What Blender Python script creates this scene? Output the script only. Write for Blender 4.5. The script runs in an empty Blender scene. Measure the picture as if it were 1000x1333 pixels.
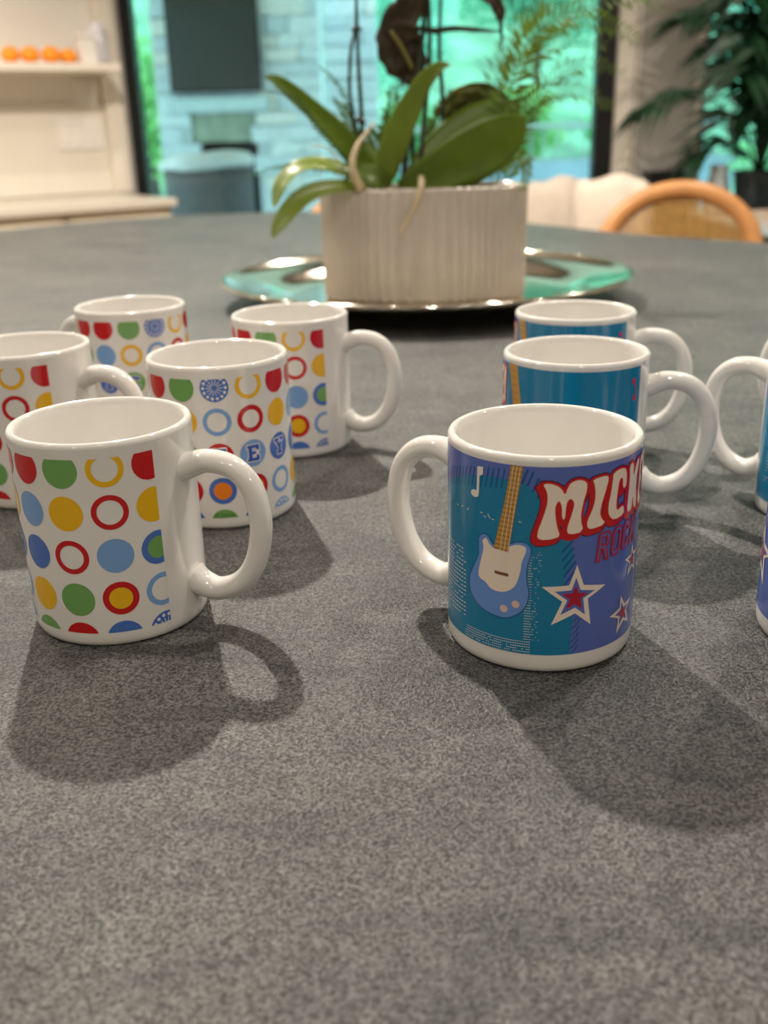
import bpy, bmesh, math, random
from mathutils import Vector, Matrix, geometry, noise
random.seed(7)
R_ = math.radians
sc = bpy.context.scene
COL = sc.collection

# ------------------------------------------------------------------ camera
CAM_H, PITCH, ROLL, FPX = 0.217, R_(21.08), R_(-1.56), 1308.0
cam_d = bpy.data.cameras.new('camera')
cam = bpy.data.objects.new('camera', cam_d); COL.objects.link(cam)
cam.matrix_world = Matrix.Translation((0, 0, CAM_H)) @ Matrix.Rotation(math.pi/2 - PITCH, 4, 'X') @ Matrix.Rotation(ROLL, 4, 'Z')
cam_d.sensor_fit = 'VERTICAL'; cam_d.lens = 24.0; cam_d.sensor_height = 24.0 * 1333 / FPX
cam_d.clip_start = 0.02; cam_d.clip_end = 200
cam_d.dof.use_dof = True; cam_d.dof.focus_distance = 0.44; cam_d.dof.aperture_fstop = 6.0
sc.camera = cam

# ------------------------------------------------------------------ world, lights, exposure
w = bpy.data.worlds.new('overcast_sky'); sc.world = w; w.use_nodes = True
bg = w.node_tree.nodes['Background']; bg.inputs[0].default_value = (0.60, 0.92, 1.0, 1); bg.inputs[1].default_value = 2.5
sc.view_settings.view_transform = 'Standard'; sc.view_settings.look = 'None'
sc.view_settings.gamma = 1.0; sc.view_settings.use_curve_mapping = False
sc.view_settings.exposure = 0.5
CEIL = 1.83
FLOOR = -0.92
def downlight(x, y, watts, rad=0.028, col=(1.0, 0.915, 0.80), cone=150):
    l = bpy.data.lights.new('ceiling_downlight', 'SPOT'); l.energy = watts; l.color = col
    l.shadow_soft_size = rad; l.spot_size = R_(cone); l.spot_blend = 0.6
    o = bpy.data.objects.new('ceiling_downlight', l); COL.objects.link(o); o.location = (x, y, CEIL - 0.05)
LIGHTS = [(-0.52, 2.2, 190), (0.77, 1.07, 40), (-1.2, 0.7, 22), (0.1, -0.75, 21), (1.5, 2.6, 70), (-1.7, 2.9, 54), (-1.0, -1.6, 20), (1.1, -1.7, 20), (2.0, 0.6, 14), (-2.1, 1.6, 14), (0.35, 3.7, 18), (-2.2, -0.4, 14), (2.2, -0.8, 14)]
for x, y, e in LIGHTS: downlight(x, y, e)

# ------------------------------------------------------------------ helpers
def ray(px, py):
    U, V = (px - 500) / FPX, (py - 666.5) / FPX
    cr, sr, c, s = math.cos(ROLL), math.sin(ROLL), math.cos(PITCH), math.sin(PITCH)
    u, v = U*cr + V*sr, -U*sr + V*cr
    return Vector((u, c - v*s, -s - v*c))
def at(px, py, Y):
    r = ray(px, py); return r * (Y / r.y) + Vector((0, 0, CAM_H))
def atp(px, py, Y): return at(px, py, Y + 0.111)     # plants stand in the planter
def lin(c): return c/12.92 if c <= 0.04045 else ((c + 0.055)/1.055)**2.4
def rgb(r, g, b): return (lin(r/255), lin(g/255), lin(b/255), 1)

MATS = {}
def mat(name, col, rough=0.5, metal=0.0, var=0.06, scale=30.0, bump=0.0, bscale=200.0, coat=0.0, spec=0.5, trans=0.0, emit=None):
    if name in MATS: return MATS[name]
    m = bpy.data.materials.new(name); m.use_nodes = True; nt = m.node_tree; N = nt.nodes; L = nt.links
    b = N['Principled BSDF']
    b.inputs['Roughness'].default_value = rough; b.inputs['Metallic'].default_value = metal
    b.inputs['Specular IOR Level'].default_value = spec
    b.inputs['Coat Weight'].default_value = coat; b.inputs['Coat Roughness'].default_value = 0.04
    tc = N.new('ShaderNodeTexCoord')
    if var > 0:
        nz = N.new('ShaderNodeTexNoise'); nz.inputs['Scale'].default_value = scale; nz.inputs['Detail'].default_value = 3
        L.new(tc.outputs['Object'], nz.inputs['Vector'])
        rp = N.new('ShaderNodeValToRGB')
        rp.color_ramp.elements[0].position = 0.3; rp.color_ramp.elements[1].position = 0.7
        rp.color_ramp.elements[0].color = tuple(max(0, c*(1-var)) for c in col[:3]) + (1,)
        rp.color_ramp.elements[1].color = tuple(min(1, c*(1+var)) for c in col[:3]) + (1,)
        L.new(nz.outputs['Fac'], rp.inputs['Fac']); L.new(rp.outputs['Color'], b.inputs['Base Color'])
    else: b.inputs['Base Color'].default_value = col
    if bump > 0:
        n2 = N.new('ShaderNodeTexNoise'); n2.inputs['Scale'].default_value = bscale; n2.inputs['Detail'].default_value = 3
        L.new(tc.outputs['Object'], n2.inputs['Vector'])
        bp = N.new('ShaderNodeBump'); bp.inputs['Strength'].default_value = bump; bp.inputs['Distance'].default_value = 0.002
        L.new(n2.outputs['Fac'], bp.inputs['Height']); L.new(bp.outputs['Normal'], b.inputs['Normal'])
    if trans > 0:
        t = N.new('ShaderNodeBsdfTranslucent'); t.inputs['Color'].default_value = tuple(min(1, c*1.5) for c in col[:3]) + (1,)
        mx = N.new('ShaderNodeMixShader'); mx.inputs[0].default_value = trans
        L.new(b.outputs[0], mx.inputs[1]); L.new(t.outputs[0], mx.inputs[2]); L.new(mx.outputs[0], N['Material Output'].inputs[0])
    if emit:
        b.inputs['Emission Color'].default_value = emit[0]; b.inputs['Emission Strength'].default_value = emit[1]
    MATS[name] = m; return m

def tag(o, label=None, cat=None, group=None, kind=None):
    if label: o['label'] = label
    if cat: o['category'] = cat
    if group: o['group'] = group
    if kind: o['kind'] = kind
    return o
def empty(name, loc=(0, 0, 0), rz=0.0):
    o = bpy.data.objects.new(name, None); COL.objects.link(o); o.location = loc; o.rotation_euler = (0, 0, rz)
    o.empty_display_size = 0.05; return o
def link(name, me, m, parent=None, smooth=False):
    if m is not None:
        if isinstance(m, (list, tuple)):
            for k in m: me.materials.append(k)
        elif not me.materials: me.materials.append(m)
    if smooth:
        for p in me.polygons: p.use_smooth = True
    o = bpy.data.objects.new(name, me); COL.objects.link(o)
    if parent: o.parent = parent
    return o
def from_bm(name, bm, m, parent=None, smooth=False):
    bmesh.ops.recalc_face_normals(bm, faces=bm.faces)
    me = bpy.data.meshes.new(name); bm.to_mesh(me); bm.free()
    return link(name, me, m, parent, smooth)
def copy_tree(o, parent=None):
    c = o.copy(); COL.objects.link(c); c.parent = parent
    for ch in o.children: copy_tree(ch, c)
    return c
def abox(bm, lo, hi, M=None, bevel=0.0):
    vs = []
    for z in (lo[2], hi[2]):
        for y in (lo[1], hi[1]):
            for x in (lo[0], hi[0]):
                p = Vector((x, y, z)); vs.append(bm.verts.new(M @ p if M else p))
    fs = [bm.faces.new([vs[i] for i in q]) for q in ((0,2,3,1),(4,5,7,6),(0,1,5,4),(2,6,7,3),(0,4,6,2),(1,3,7,5))]
    if bevel > 0:
        es = list({e for f in fs for e in f.edges})
        bmesh.ops.bevel(bm, geom=es, offset=bevel, segments=2, affect='EDGES', profile=0.5)
def box(name, lo, hi, m, parent=None, bevel=0.0, M=None):
    bm = bmesh.new(); abox(bm, lo, hi, M, bevel); return from_bm(name, bm, m, parent)
def smoothpath(pts, n):
    """Catmull-Rom through tuples of any length"""
    out = []; k = len(pts) - 1
    for i in range(n + 1):
        t = i / n * k; j = min(int(t), k - 1); f = t - j
        p0, p1, p2, p3 = pts[max(j-1, 0)], pts[j], pts[j+1], pts[min(j+2, k)]
        out.append(tuple(0.5*((2*b) + (c - a)*f + (2*a - 5*b + 4*c - d)*f*f + (-a + 3*b - 3*c + d)*f**3) for a, b, c, d in zip(p0, p1, p2, p3)))
    return out
def tube(bm, pts, radii, seg=8, cap=True, flat=1.0, ref=None):
    """sweep; flat scales the second cross axis; ref fixes the first axis"""
    pts = [Vector(p) for p in pts]; n = len(pts)
    if not hasattr(radii, '__len__'): radii = [radii]*n
    rings = []; a = None
    for i, p in enumerate(pts):
        t = (pts[min(i+1, n-1)] - pts[max(i-1, 0)]).normalized()
        if ref is not None: a = Vector(ref); a = (a - t*a.dot(t)).normalized()
        elif a is None:
            a = t.orthogonal().normalized()
        else: a = (a - t*a.dot(t)).normalized()
        b = t.cross(a)
        rings.append([bm.verts.new(p + a*(radii[i]*math.cos(2*math.pi*k/seg)) + b*(radii[i]*flat*math.sin(2*math.pi*k/seg))) for k in range(seg)])
    for i in range(n-1):
        for k in range(seg):
            bm.faces.new((rings[i][k], rings[i][(k+1) % seg], rings[i+1][(k+1) % seg], rings[i+1][k]))
    if cap: bm.faces.new(rings[0][::-1]); bm.faces.new(rings[-1])
def lathe(bm, prof, seg=64, sx=1.0, sy=1.0, closed=False):
    rings = []
    for r, z in prof:
        if r < 1e-6: rings.append([bm.verts.new((0, 0, z))])
        else: rings.append([bm.verts.new((r*sx*math.cos(2*math.pi*k/seg), r*sy*math.sin(2*math.pi*k/seg), z)) for k in range(seg)])
    for A, B in zip(rings, rings[1:]):
        for k in range(seg):
            k2 = (k+1) % seg
            if len(A) == 1 and len(B) == 1: continue
            if len(A) == 1: bm.faces.new((A[0], B[k2], B[k]))
            elif len(B) == 1: bm.faces.new((A[k], A[k2], B[0]))
            else: bm.faces.new((A[k], A[k2], B[k2], B[k]))

# ------------------------------------------------------------------ materials of the setting
def stone_top_mat():
    m = bpy.data.materials.new('leathered_grey_stone'); m.use_nodes = True; nt = m.node_tree; N = nt.nodes; L = nt.links
    b = N['Principled BSDF']; b.inputs['Specular IOR Level'].default_value = 0.46; tc = N.new('ShaderNodeTexCoord')
    def nz(scale, detail, rough=0.5, dist=0.0, vec=None):
        n = N.new('ShaderNodeTexNoise'); n.inputs['Scale'].default_value = scale; n.inputs['Detail'].default_value = detail
        n.inputs['Roughness'].default_value = rough; n.inputs['Distortion'].default_value = dist
        L.new(vec if vec else tc.outputs['Object'], n.inputs['Vector']); return n
    def ramp(src, p0, c0, p1, c1):
        r = N.new('ShaderNodeValToRGB'); r.color_ramp.elements[0].position = p0; r.color_ramp.elements[1].position = p1
        r.color_ramp.elements[0].color = c0; r.color_ramp.elements[1].color = c1; L.new(src, r.inputs['Fac']); return r
    mp = N.new('ShaderNodeMapping'); mp.inputs['Rotation'].default_value = (0, 0, R_(24)); mp.inputs['Scale'].default_value = (1.0, 2.6, 1.0)
    L.new(tc.outputs['Object'], mp.inputs['Vector'])
    grain = nz(820, 2, 0.6)
    fine = nz(1900, 2, 0.6)
    mp2 = N.new('ShaderNodeMapping'); mp2.inputs['Rotation'].default_value = (0, 0, R_(-12)); mp2.inputs['Scale'].default_value = (5.0, 0.8, 1.0)
    L.new(tc.outputs['Object'], mp2.inputs['Vector'])
    scr = nz(11, 4, 0.6, 0.5, mp2.outputs['Vector'])
    cloud = nz(7, 4, 0.55, 0.6)
    vein = nz(9, 5, 0.6, 1.2, mp.outputs['Vector'])
    g = ramp(grain.outputs['Fac'], 0.37, (0.022, 0.0225, 0.022, 1), 0.66, (0.178, 0.177, 0.172, 1))
    fg = ramp(fine.outputs['Fac'], 0.35, (0.6, 0.6, 0.6, 1), 0.68, (1.45, 1.44, 1.42, 1))
    sg = ramp(scr.outputs['Fac'], 0.45, (0.93, 0.93, 0.93, 1), 0.75, (1.2, 1.19, 1.18, 1))
    c = ramp(cloud.outputs['Fac'], 0.3, (0.80, 0.81, 0.83, 1), 0.72, (1.16, 1.15, 1.12, 1))
    v = ramp(vein.outputs['Fac'], 0.38, (0.68, 0.69, 0.72, 1), 0.52, (1, 1, 1, 1))
    m1 = N.new('ShaderNodeMixRGB'); m1.blend_type = 'MULTIPLY'; m1.inputs[0].default_value = 1
    L.new(g.outputs['Color'], m1.inputs[1]); L.new(c.outputs['Color'], m1.inputs[2])
    m2 = N.new('ShaderNodeMixRGB'); m2.blend_type = 'MULTIPLY'; m2.inputs[0].default_value = 1
    L.new(m1.outputs['Color'], m2.inputs[1]); L.new(v.outputs['Color'], m2.inputs[2])
    m3 = N.new('ShaderNodeMixRGB'); m3.blend_type = 'MULTIPLY'; m3.inputs[0].default_value = 1
    L.new(m2.outputs['Color'], m3.inputs[1]); L.new(fg.outputs['Color'], m3.inputs[2])
    m4 = N.new('ShaderNodeMixRGB'); m4.blend_type = 'MULTIPLY'; m4.inputs[0].default_value = 1
    L.new(m3.outputs['Color'], m4.inputs[1]); L.new(sg.outputs['Color'], m4.inputs[2])
    L.new(m4.outputs['Color'], b.inputs['Base Color'])
    rr = ramp(grain.outputs['Fac'], 0.3, (0.58, 0.58, 0.58, 1), 0.66, (0.30, 0.30, 0.30, 1)); L.new(rr.outputs['Color'], b.inputs['Roughness'])
    bp = N.new('ShaderNodeBump'); bp.inputs['Strength'].default_value = 1.0; bp.inputs['Distance'].default_value = 0.0012
    L.new(grain.outputs['Fac'], bp.inputs['Height']); L.new(bp.outputs['Normal'], b.inputs['Normal'])
    return m
M_TOP = stone_top_mat()
M_WALL = mat('warm_white_wall_paint', rgb(228, 222, 211), 0.75, var=0.02, scale=2)
M_GREYWALL = mat('grey_wall_paint', rgb(176, 170, 163), 0.8, var=0.02, scale=2)
M_TRIM = mat('cream_trim_paint', rgb(226, 217, 203), 0.45, var=0.02, scale=4)
M_CEIL = mat('white_ceiling_paint', rgb(238, 234, 226), 0.9, var=0.01)
M_FLOOR = mat('brown_oak_floor', rgb(120, 95, 72), 0.45, var=0.25, scale=6)
M_BLACK = mat('black_window_metal', rgb(14, 14, 15), 0.4, var=0.05)

def glass_mat():
    m = bpy.data.materials.new('window_glass'); m.use_nodes = True; nt = m.node_tree; N = nt.nodes; L = nt.links
    N.remove(N['Principled BSDF'])
    tr = N.new('ShaderNodeBsdfTransparent'); tr.inputs[0].default_value = (0.93, 0.985, 0.985, 1)
    gl = N.new('ShaderNodeBsdfGlossy'); gl.inputs['Roughness'].default_value = 0.02
    fr = N.new('ShaderNodeFresnel'); fr.inputs['IOR'].default_value = 1.45
    mx = N.new('ShaderNodeMixShader'); L.new(fr.outputs[0], mx.inputs[0]); L.new(tr.outputs[0], mx.inputs[1]); L.new(gl.outputs[0], mx.inputs[2])
    L.new(mx.outputs[0], N['Material Output'].inputs[0]); return m
M_GLASS = glass_mat()

# ------------------------------------------------------------------ room shell
def struct(o): o['kind'] = 'structure'; return o
YB = 4.74
struct(box('floor', (-3.3, -3.1, FLOOR - 0.06), (3.6, 4.94, FLOOR), M_FLOOR))
struct(box('ceiling', (-3.3, -3.1, CEIL), (3.6, 4.94, CEIL + 0.1), M_CEIL))
struct(box('wall_rear', (-3.3, -3.2, FLOOR), (3.6, -3.1, CEIL), M_WALL))
struct(box('wall_left', (-3.4, -3.1, FLOOR), (-3.3, 2.9, CEIL), M_WALL))
struct(box('wall_right', (3.6, -3.1, FLOOR), (3.7, 4.94, CEIL), M_WALL))
# niche wall turned 37 degrees, local x runs along the wall, local -y faces the room
NA = R_(37); WN = (-1.112, 4.632)
NM = Matrix.Translation((WN[0], WN[1], 0)) @ Matrix.Rotation(NA, 4, 'Z')
bm = bmesh.new(); abox(bm, (-2.8, 0, FLOOR), (0.04, 0.12, CEIL), NM); struct(from_bm('wall_niche', bm, M_WALL))
bm = bmesh.new(); abox(bm, (-0.045, -0.05, -0.03), (0.034, -0.001, CEIL), NM, 0.004); abox(bm, (-0.018, -0.062, -0.03), (0.012, -0.05, CEIL), NM, 0.003); struct(from_bm('trim_1', bm, M_TRIM))
# back wall pieces round the sliding door and the second window
DX0, DX1, WX0, WX1 = -1.07, 1.06, 1.44, 3.2
bm = bmesh.new()
abox(bm, (DX1, YB, FLOOR), (WX0, YB + 0.16, CEIL)); abox(bm, (WX0, YB, FLOOR), (WX1, YB + 0.16, -0.22)); abox(bm, (WX0, YB, 1.55), (WX1, YB + 0.16, CEIL))
abox(bm, (WX1, YB, FLOOR), (3.6, YB + 0.16, CEIL)); abox(bm, (-1.2, YB, 1.45), (DX1, YB + 0.16, CEIL)); abox(bm, (-1.3, YB, FLOOR), (DX0, YB + 0.16, CEIL))
struct(from_bm('wall_back', bm, M_GREYWALL))
bm = bmesh.new(); abox(bm, (DX1 + 0.002, YB - 0.02, FLOOR), (DX1 + 0.078, YB, 1.53), None, 0.004); abox(bm, (DX1 + 0.085, YB - 0.012, FLOOR), (DX1 + 0.1, YB, 1.53), None, 0.002); struct(from_bm('trim_2', bm, M_TRIM))
box_t = box('trim_3', (WX0 - 0.03, YB - 0.015, -0.25), (WX0 + 0.005, YB, 1.58), M_TRIM, bevel=0.003); struct(box_t)
struct(box('trim_4', (WX0 - 0.05, YB - 0.07, -0.25), (WX1 + 0.05, YB, -0.22), M_TRIM, bevel=0.004))
struct(box('baseboard_back', (DX1 + 0.1, YB - 0.014, FLOOR), (3.6, YB, FLOOR + 0.11), M_TRIM, bevel=0.003))
d1 = empty('door_1', (0, YB + 0.06, FLOOR)); struct(d1); d1['label'] = 'wide black framed sliding glass door to the patio'
bm = bmesh.new()
abox(bm, (DX0 - 0.01, -0.05, 0), (DX0 + 0.05, 0.04, 2.37)); abox(bm, (DX1 - 0.08, -0.04, 0), (DX1, 0.04, 2.37)); abox(bm, (DX0, -0.04, 2.3), (DX1, 0.04, 2.37)); abox(bm, (DX0, -0.04, 0), (DX1, 0.04, 0.05))
from_bm('door_frame', bm, M_BLACK, d1)
box('pane', (DX0 + 0.045, -0.004, 0.05), (DX1 - 0.08, 0.004, 2.3), M_GLASS, d1)
w1 = empty('window_1', (0, YB + 0.08, -0.22)); struct(w1); w1['label'] = 'tall window behind the palm on the right'
bm = bmesh.new()
for x in (WX0, 2.32, WX1 - 0.03): abox(bm, (x, -0.03, 0), (x + 0.03, 0.03, 1.77))
abox(bm, (WX0, -0.03, 0), (WX1, 0.03, 0.03)); abox(bm, (WX0, -0.03, 1.74), (WX1, 0.03, 1.77))
from_bm('window_frame', bm, M_TRIM, w1)
for a, b in ((WX0 + 0.03, 2.32), (2.35, WX1 - 0.03)): box('pane', (a, -0.003, 0.03), (b, 0.003, 1.74), M_GLASS, w1)

# ------------------------------------------------------------------ outdoors
M_PATIO = mat('pale_patio_stone', rgb(205, 212, 212), 0.8, var=0.15, scale=3)
M_LAWN = mat('green_hillside', rgb(108, 160, 126), 0.9, var=0.45, scale=1.6)
struct(box('ceiling_patio', (-5.0, 4.95, 1.66), (3.4, 9.42, 1.74), mat('pale_patio_ceiling_boards', rgb(232, 220, 198), 0.7, var=0.06, scale=8)))
struct(box('patio_floor', (-9, 4.94, FLOOR - 0.12), (9, 12, FLOOR - 0.06), M_PATIO))
bm = bmesh.new()
rows = []
for j in range(26):
    y = 12 + j*1.6; zb = FLOOR - 0.8 + max(0, j - 2)**1.25*0.62
    rows.append([bm.verts.new((-24 + i*2.0, y, zb + 0.5*noise.noise(Vector((i*0.5, j*0.5, 3))))) for i in range(28)])
for a, b in zip(rows, rows[1:]):
    for i in range(27): bm.faces.new((a[i], a[i+1], b[i+1], b[i]))
struct(from_bm('ground_hillside', bm, M_LAWN, None, True))

M_STONES = [mat('patio_stone_%d' % i, rgb(*c), 0.85, var=0.18, scale=9, bump=0.5, bscale=25) for i, c in enumerate(((206, 216, 218), (218, 226, 226), (212, 222, 224), (224, 224, 216), (200, 212, 216)))]
M_MORTAR = mat('wall_mortar', rgb(196, 206, 208), 0.9)
stone_meshes = []
for i in range(10):
    bm = bmesh.new(); abox(bm, (-0.5, -0.5, -0.5), (0.5, 0.5, 0.5))
    for v in bm.verts: v.co += Vector((random.uniform(-.04, .04), random.uniform(-.1, .1), random.uniform(-.06, .06)))
    me = bpy.data.meshes.new('stone'); bmesh.ops.recalc_face_normals(bm, faces=bm.faces); bm.to_mesh(me); bm.free()
    me.materials.append(M_STONES[i % 5]); stone_meshes.append(me)
def stone_face(parent, x0, x1, z0, z1, yf, holes=()):
    z = z0
    while z < z1 - 0.03:
        hgt = random.choice((0.11, 0.14, 0.17)); hgt = min(hgt, z1 - z); x = x0
        while x < x1 - 0.02:
            ln = min(random.uniform(0.18, 0.42), x1 - x)
            if x1 - x - ln < 0.08: ln = x1 - x
            cx, cz = x + ln/2, z + hgt/2
            if not any(a < cx < b and c < cz < d for a, b, c, d in holes):
                o = bpy.data.objects.new('stone', random.choice(stone_meshes)); COL.objects.link(o); o.parent = parent
                o.location = (cx, yf + random.uniform(-0.012, 0.012), cz); o.scale = (ln - 0.011, 0.08, hgt - 0.011)
            x += ln
        z += hgt
fp = empty('outdoor_fireplace', (-1.28, 9.5, FLOOR - 0.06))
tag(fp, 'pale stone outdoor fireplace with mantel beneath the patio screen', 'fireplace')
zf = 0.98
bm = bmesh.new(); abox(bm, (-0.60, 0.0, 0), (0.83, 0.7, 0.35)); abox(bm, (-0.60, 0.0, 1.36), (0.83, 0.7, 3.2))
abox(bm, (-0.60, 0.0, 0.35), (-0.33, 0.7, 1.36)); abox(bm, (0.25, 0.0, 0.35), (0.83, 0.7, 1.36))
from_bm('core', bm, M_MORTAR, fp)
box('firebox', (-0.33, 0.45, 0.35), (0.25, 0.7, 1.36), mat('dark_firebrick', rgb(40, 42, 44), 0.9, var=0.3, scale=10), fp)  # back of the opening in a dark, uneven grey
stone_face(fp, -0.60, 0.83, 0.35, 2.85, 0.0, holes=((-0.36, 0.28, 0.3, 1.36),))
box('mantel', (-0.5, -0.18, 1.34), (0.36, 0.03, 1.45), mat('pale_mantel_stone', rgb(190, 206, 208), 0.8), fp, 0.01)
box('firebox_panel', (-0.33, 0.04, 1.09), (0.25, 0.08, 1.345), mat('greenish_firebox_tile', rgb(150, 160, 140), 0.5, var=0.2, scale=8), fp)
sw = empty('stone_garden_wall', (-0.19, 10.25, FLOOR - 0.06)); tag(sw, 'sunlit stone wall standing right of the outdoor fireplace', 'wall')
box('core', (-0.25, 0.0, 0), (0.24, 0.4, 3.2), M_MORTAR, sw)
stone_face(sw, -0.25, 0.24, 0.4, 2.95, 0.0)
tv = empty('outdoor_television', (-1.35, 9.4, 0.515)); tag(tv, 'dark flat television hung on the stone fireplace outdoors', 'television')
box('casing', (-0.38, -0.05, 0.0), (0.40, 0.05, 0.86), mat('tv_casing', rgb(18, 22, 24), 0.4), tv, 0.008)
box('screen', (-0.355, -0.054, 0.03), (0.375, -0.049, 0.83), mat('tv_glass', rgb(14, 17, 17), 0.06, var=0.5, scale=4, spec=0.6), tv)

def patio_chair(name, x, y, rz, label):
    t = empty(name, (x, y, FLOOR - 0.06), rz); tag(t, label, 'chair', 'patio chairs')
    wk = mat('slate_blue_wicker', rgb(88, 86, 88), 0.7, var=0.25, scale=60); cu = mat('pale_patio_cushion', rgb(206, 208, 206), 0.9, var=0.04)
    bm = bmesh.new(); pts = []
    rows = []
    for z, d in ((0.25, 0.0), (0.5, 0.02), (0.8, 0.06), (0.96, 0.08)):
        rows.append([(0.29*math.sin(a), -0.05 - d - 0.25*math.cos(a), z) for a in [R_(-100 + 200*k/18) for k in range(19)]])
    for off in (0, 1):
        vs = [[bm.verts.new((p[0]*(1 - 0.1*off), p[1]*(1 - 0.1*off), p[2])) for p in r] for r in rows]
        for a, b in zip(vs, vs[1:]):
            for k in range(18): bm.faces.new((a[k], a[k+1], b[k+1], b[k]))
        if off == 0: first = vs
        else:
            for k in range(18): bm.faces.new((first[-1][k], first[-1][k+1], vs[-1][k+1], vs[-1][k])); bm.faces.new((first[0][k], first[0][k+1], vs[0][k+1], vs[0][k]))
    from_bm('backrest', bm, wk, t, True)
    box('seat', (-0.27, -0.28, 0.36), (0.27, 0.3, 0.42), wk, t, 0.02)
    box('seat_cushion', (-0.25, -0.26, 0.42), (0.25, 0.3, 0.52), cu, t, 0.03)
    bm = bmesh.new(); tube(bm, smoothpath([(-0.27, -0.06, 0.97), (-0.15, -0.32, 1.0), (0.0, -0.37, 1.01), (0.15, -0.32, 1.02), (0.25, -0.1, 1.0)], 20), 0.055, 10)
    from_bm('back_cushion', bm, cu, t, True)
    for sx in (-1, 1):
        for sy in (-1, 1):
            bm = bmesh.new(); tube(bm, [(sx*0.24, sy*0.22, 0.0), (sx*0.22, sy*0.2, 0.37)], 0.02); from_bm('leg', bm, wk, t)
    return t
patio_chair('patio_chair', -1.11, 7.1, R_(8), 'slate blue wicker patio chair with pale cushion before the fireplace')

rl = empty('patio_railing', (0, 11, FLOOR - 0.06)); tag(rl, 'pale metal patio railing seen through the glass door', 'railing')
M_RAIL = mat('pale_railing_metal', rgb(150, 170, 165), 0.5)
box('top_rail', (0.3, -0.03, 1.115), (3.6, 0.03, 1.165), M_RAIL, rl, 0.008); box('bottom_rail', (0.3, -0.02, 0.80), (3.6, 0.02, 0.83), M_RAIL, rl)
bm = bmesh.new(); abox(bm, (-0.009, -0.009, 0.83), (0.009, 0.009, 1.115)); bme = bpy.data.meshes.new('baluster'); bm.to_mesh(bme); bm.free(); bme.materials.append(M_RAIL)
for k in range(24):
    o = bpy.data.objects.new('baluster', bme); COL.objects.link(o); o.parent = rl; o.location = (0.4 + k*0.135, 0, 0)
lw = box('low_patio_wall', (0.25, 10.9, FLOOR - 0.06), (3.7, 11.1, FLOOR + 0.739), mat('bluish_render', rgb(150, 176, 188), 0.85, var=0.12, scale=4)); tag(lw, 'bluish low patio wall under the railing', 'wall')

def foliage(bm, c, r, n, size, squash=1.0):
    for _ in range(n):
        while True:
            p = Vector((random.uniform(-1, 1), random.uniform(-1, 1), random.uniform(-1, 1)))
            if 0.25 < p.length < 1: break
        p = Vector((c[0] + p.x*r[0], c[1] + p.y*r[1], c[2] + p.z*r[2]))
        a = Vector((random.gauss(0, 1), random.gauss(0, 1), random.gauss(0, .7))).normalized(); b = a.orthogonal().normalized()
        b = Matrix.Rotation(random.uniform(0, 6.28), 3, a) @ b
        s = size*random.uniform(0.6, 1.3)
        bm.faces.new([bm.verts.new(p + v) for v in (-a*s, b*s*0.45, a*s, -b*s*0.45)])
M_BARK = mat('grey_bark', rgb(80, 74, 62), 0.9, var=0.3)
LEAFM = [mat('leaf_teal', rgb(126, 186, 160), 0.6, var=0.3, scale=3, trans=0.4), mat('leaf_green', rgb(124, 188, 132), 0.6, var=0.3, scale=3, trans=0.4), mat('leaf_pale', rgb(164, 216, 198), 0.6, var=0.25, scale=3, trans=0.45), mat('leaf_bright', rgb(152, 202, 140), 0.6, var=0.25, scale=3, trans=0.4)]
def tree(name, x, y, zc, r, n, mi, label, cat='tree', size=0.09):
    t = empty(name, (x, y, FLOOR - 0.4)); tag(t, label, cat, 'greenery beyond the patio')
    bm = bmesh.new(); zz = zc - FLOOR + 0.4
    for _ in range(7):
        q = (random.uniform(-.5, .5)*r[0], random.uniform(-.5, .5)*r[1], zz + random.uniform(-.5, .5)*r[2])
        foliage(bm, q, (r[0]*.55, r[1]*.55, r[2]*.55), n//7, size)
    from_bm('foliage', bm, LEAFM[mi], t)
    bm = bmesh.new(); tube(bm, smoothpath([(0.05, 0, -0.3), (0, 0, zz*0.4), (0.08*r[0], 0, zz)], 8), [0.09 - 0.006*i for i in range(9)], 7)
    from_bm('trunk', bm, M_BARK, t)
tree('garden_tree', 0.35, 13.6, 1.5, (0.9, .7, 1.1), 2600, 2, 'pale leafy tree just right of the stone garden wall')
tree('garden_tree', 2.3, 15.5, 2.1, (1.3, .9, 1.0), 3200, 0, 'teal leafy tree high behind the right of the railing')
tree('garden_shrub', 1.5, 12.0, 0.16, (0.75, .4, .4), 2400, 3, 'bright green shrub rising over the middle of the railing', 'shrub', 0.07)
tree('garden_shrub', 3.0, 12.3, 0.3, (0.7, .4, .45), 2000, 1, 'mid green shrub behind the right end of the railing', 'shrub', 0.07)
tree('garden_shrub', 0.45, 11.9, 0.0, (0.4, .35, .5), 1600, 1, 'green shrub at the foot of the stone garden wall', 'shrub', 0.07)
tree('garden_shrub', -2.36, 11.3, 0.4, (0.3, .35, 0.9), 1600, 3, 'narrow bright green shrub left of the fireplace', 'shrub', 0.06)
tree('garden_tree', 5.2, 13.2, 1.4, (1.3, .9, 1.0), 3000, 2, 'pale green tree outside the palm window')
tree('garden_shrub', 4.5, 10.2, -0.1, (1.2, .6, .6), 2200, 1, 'dark green shrub outside the palm window', 'shrub', 0.07)

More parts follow.
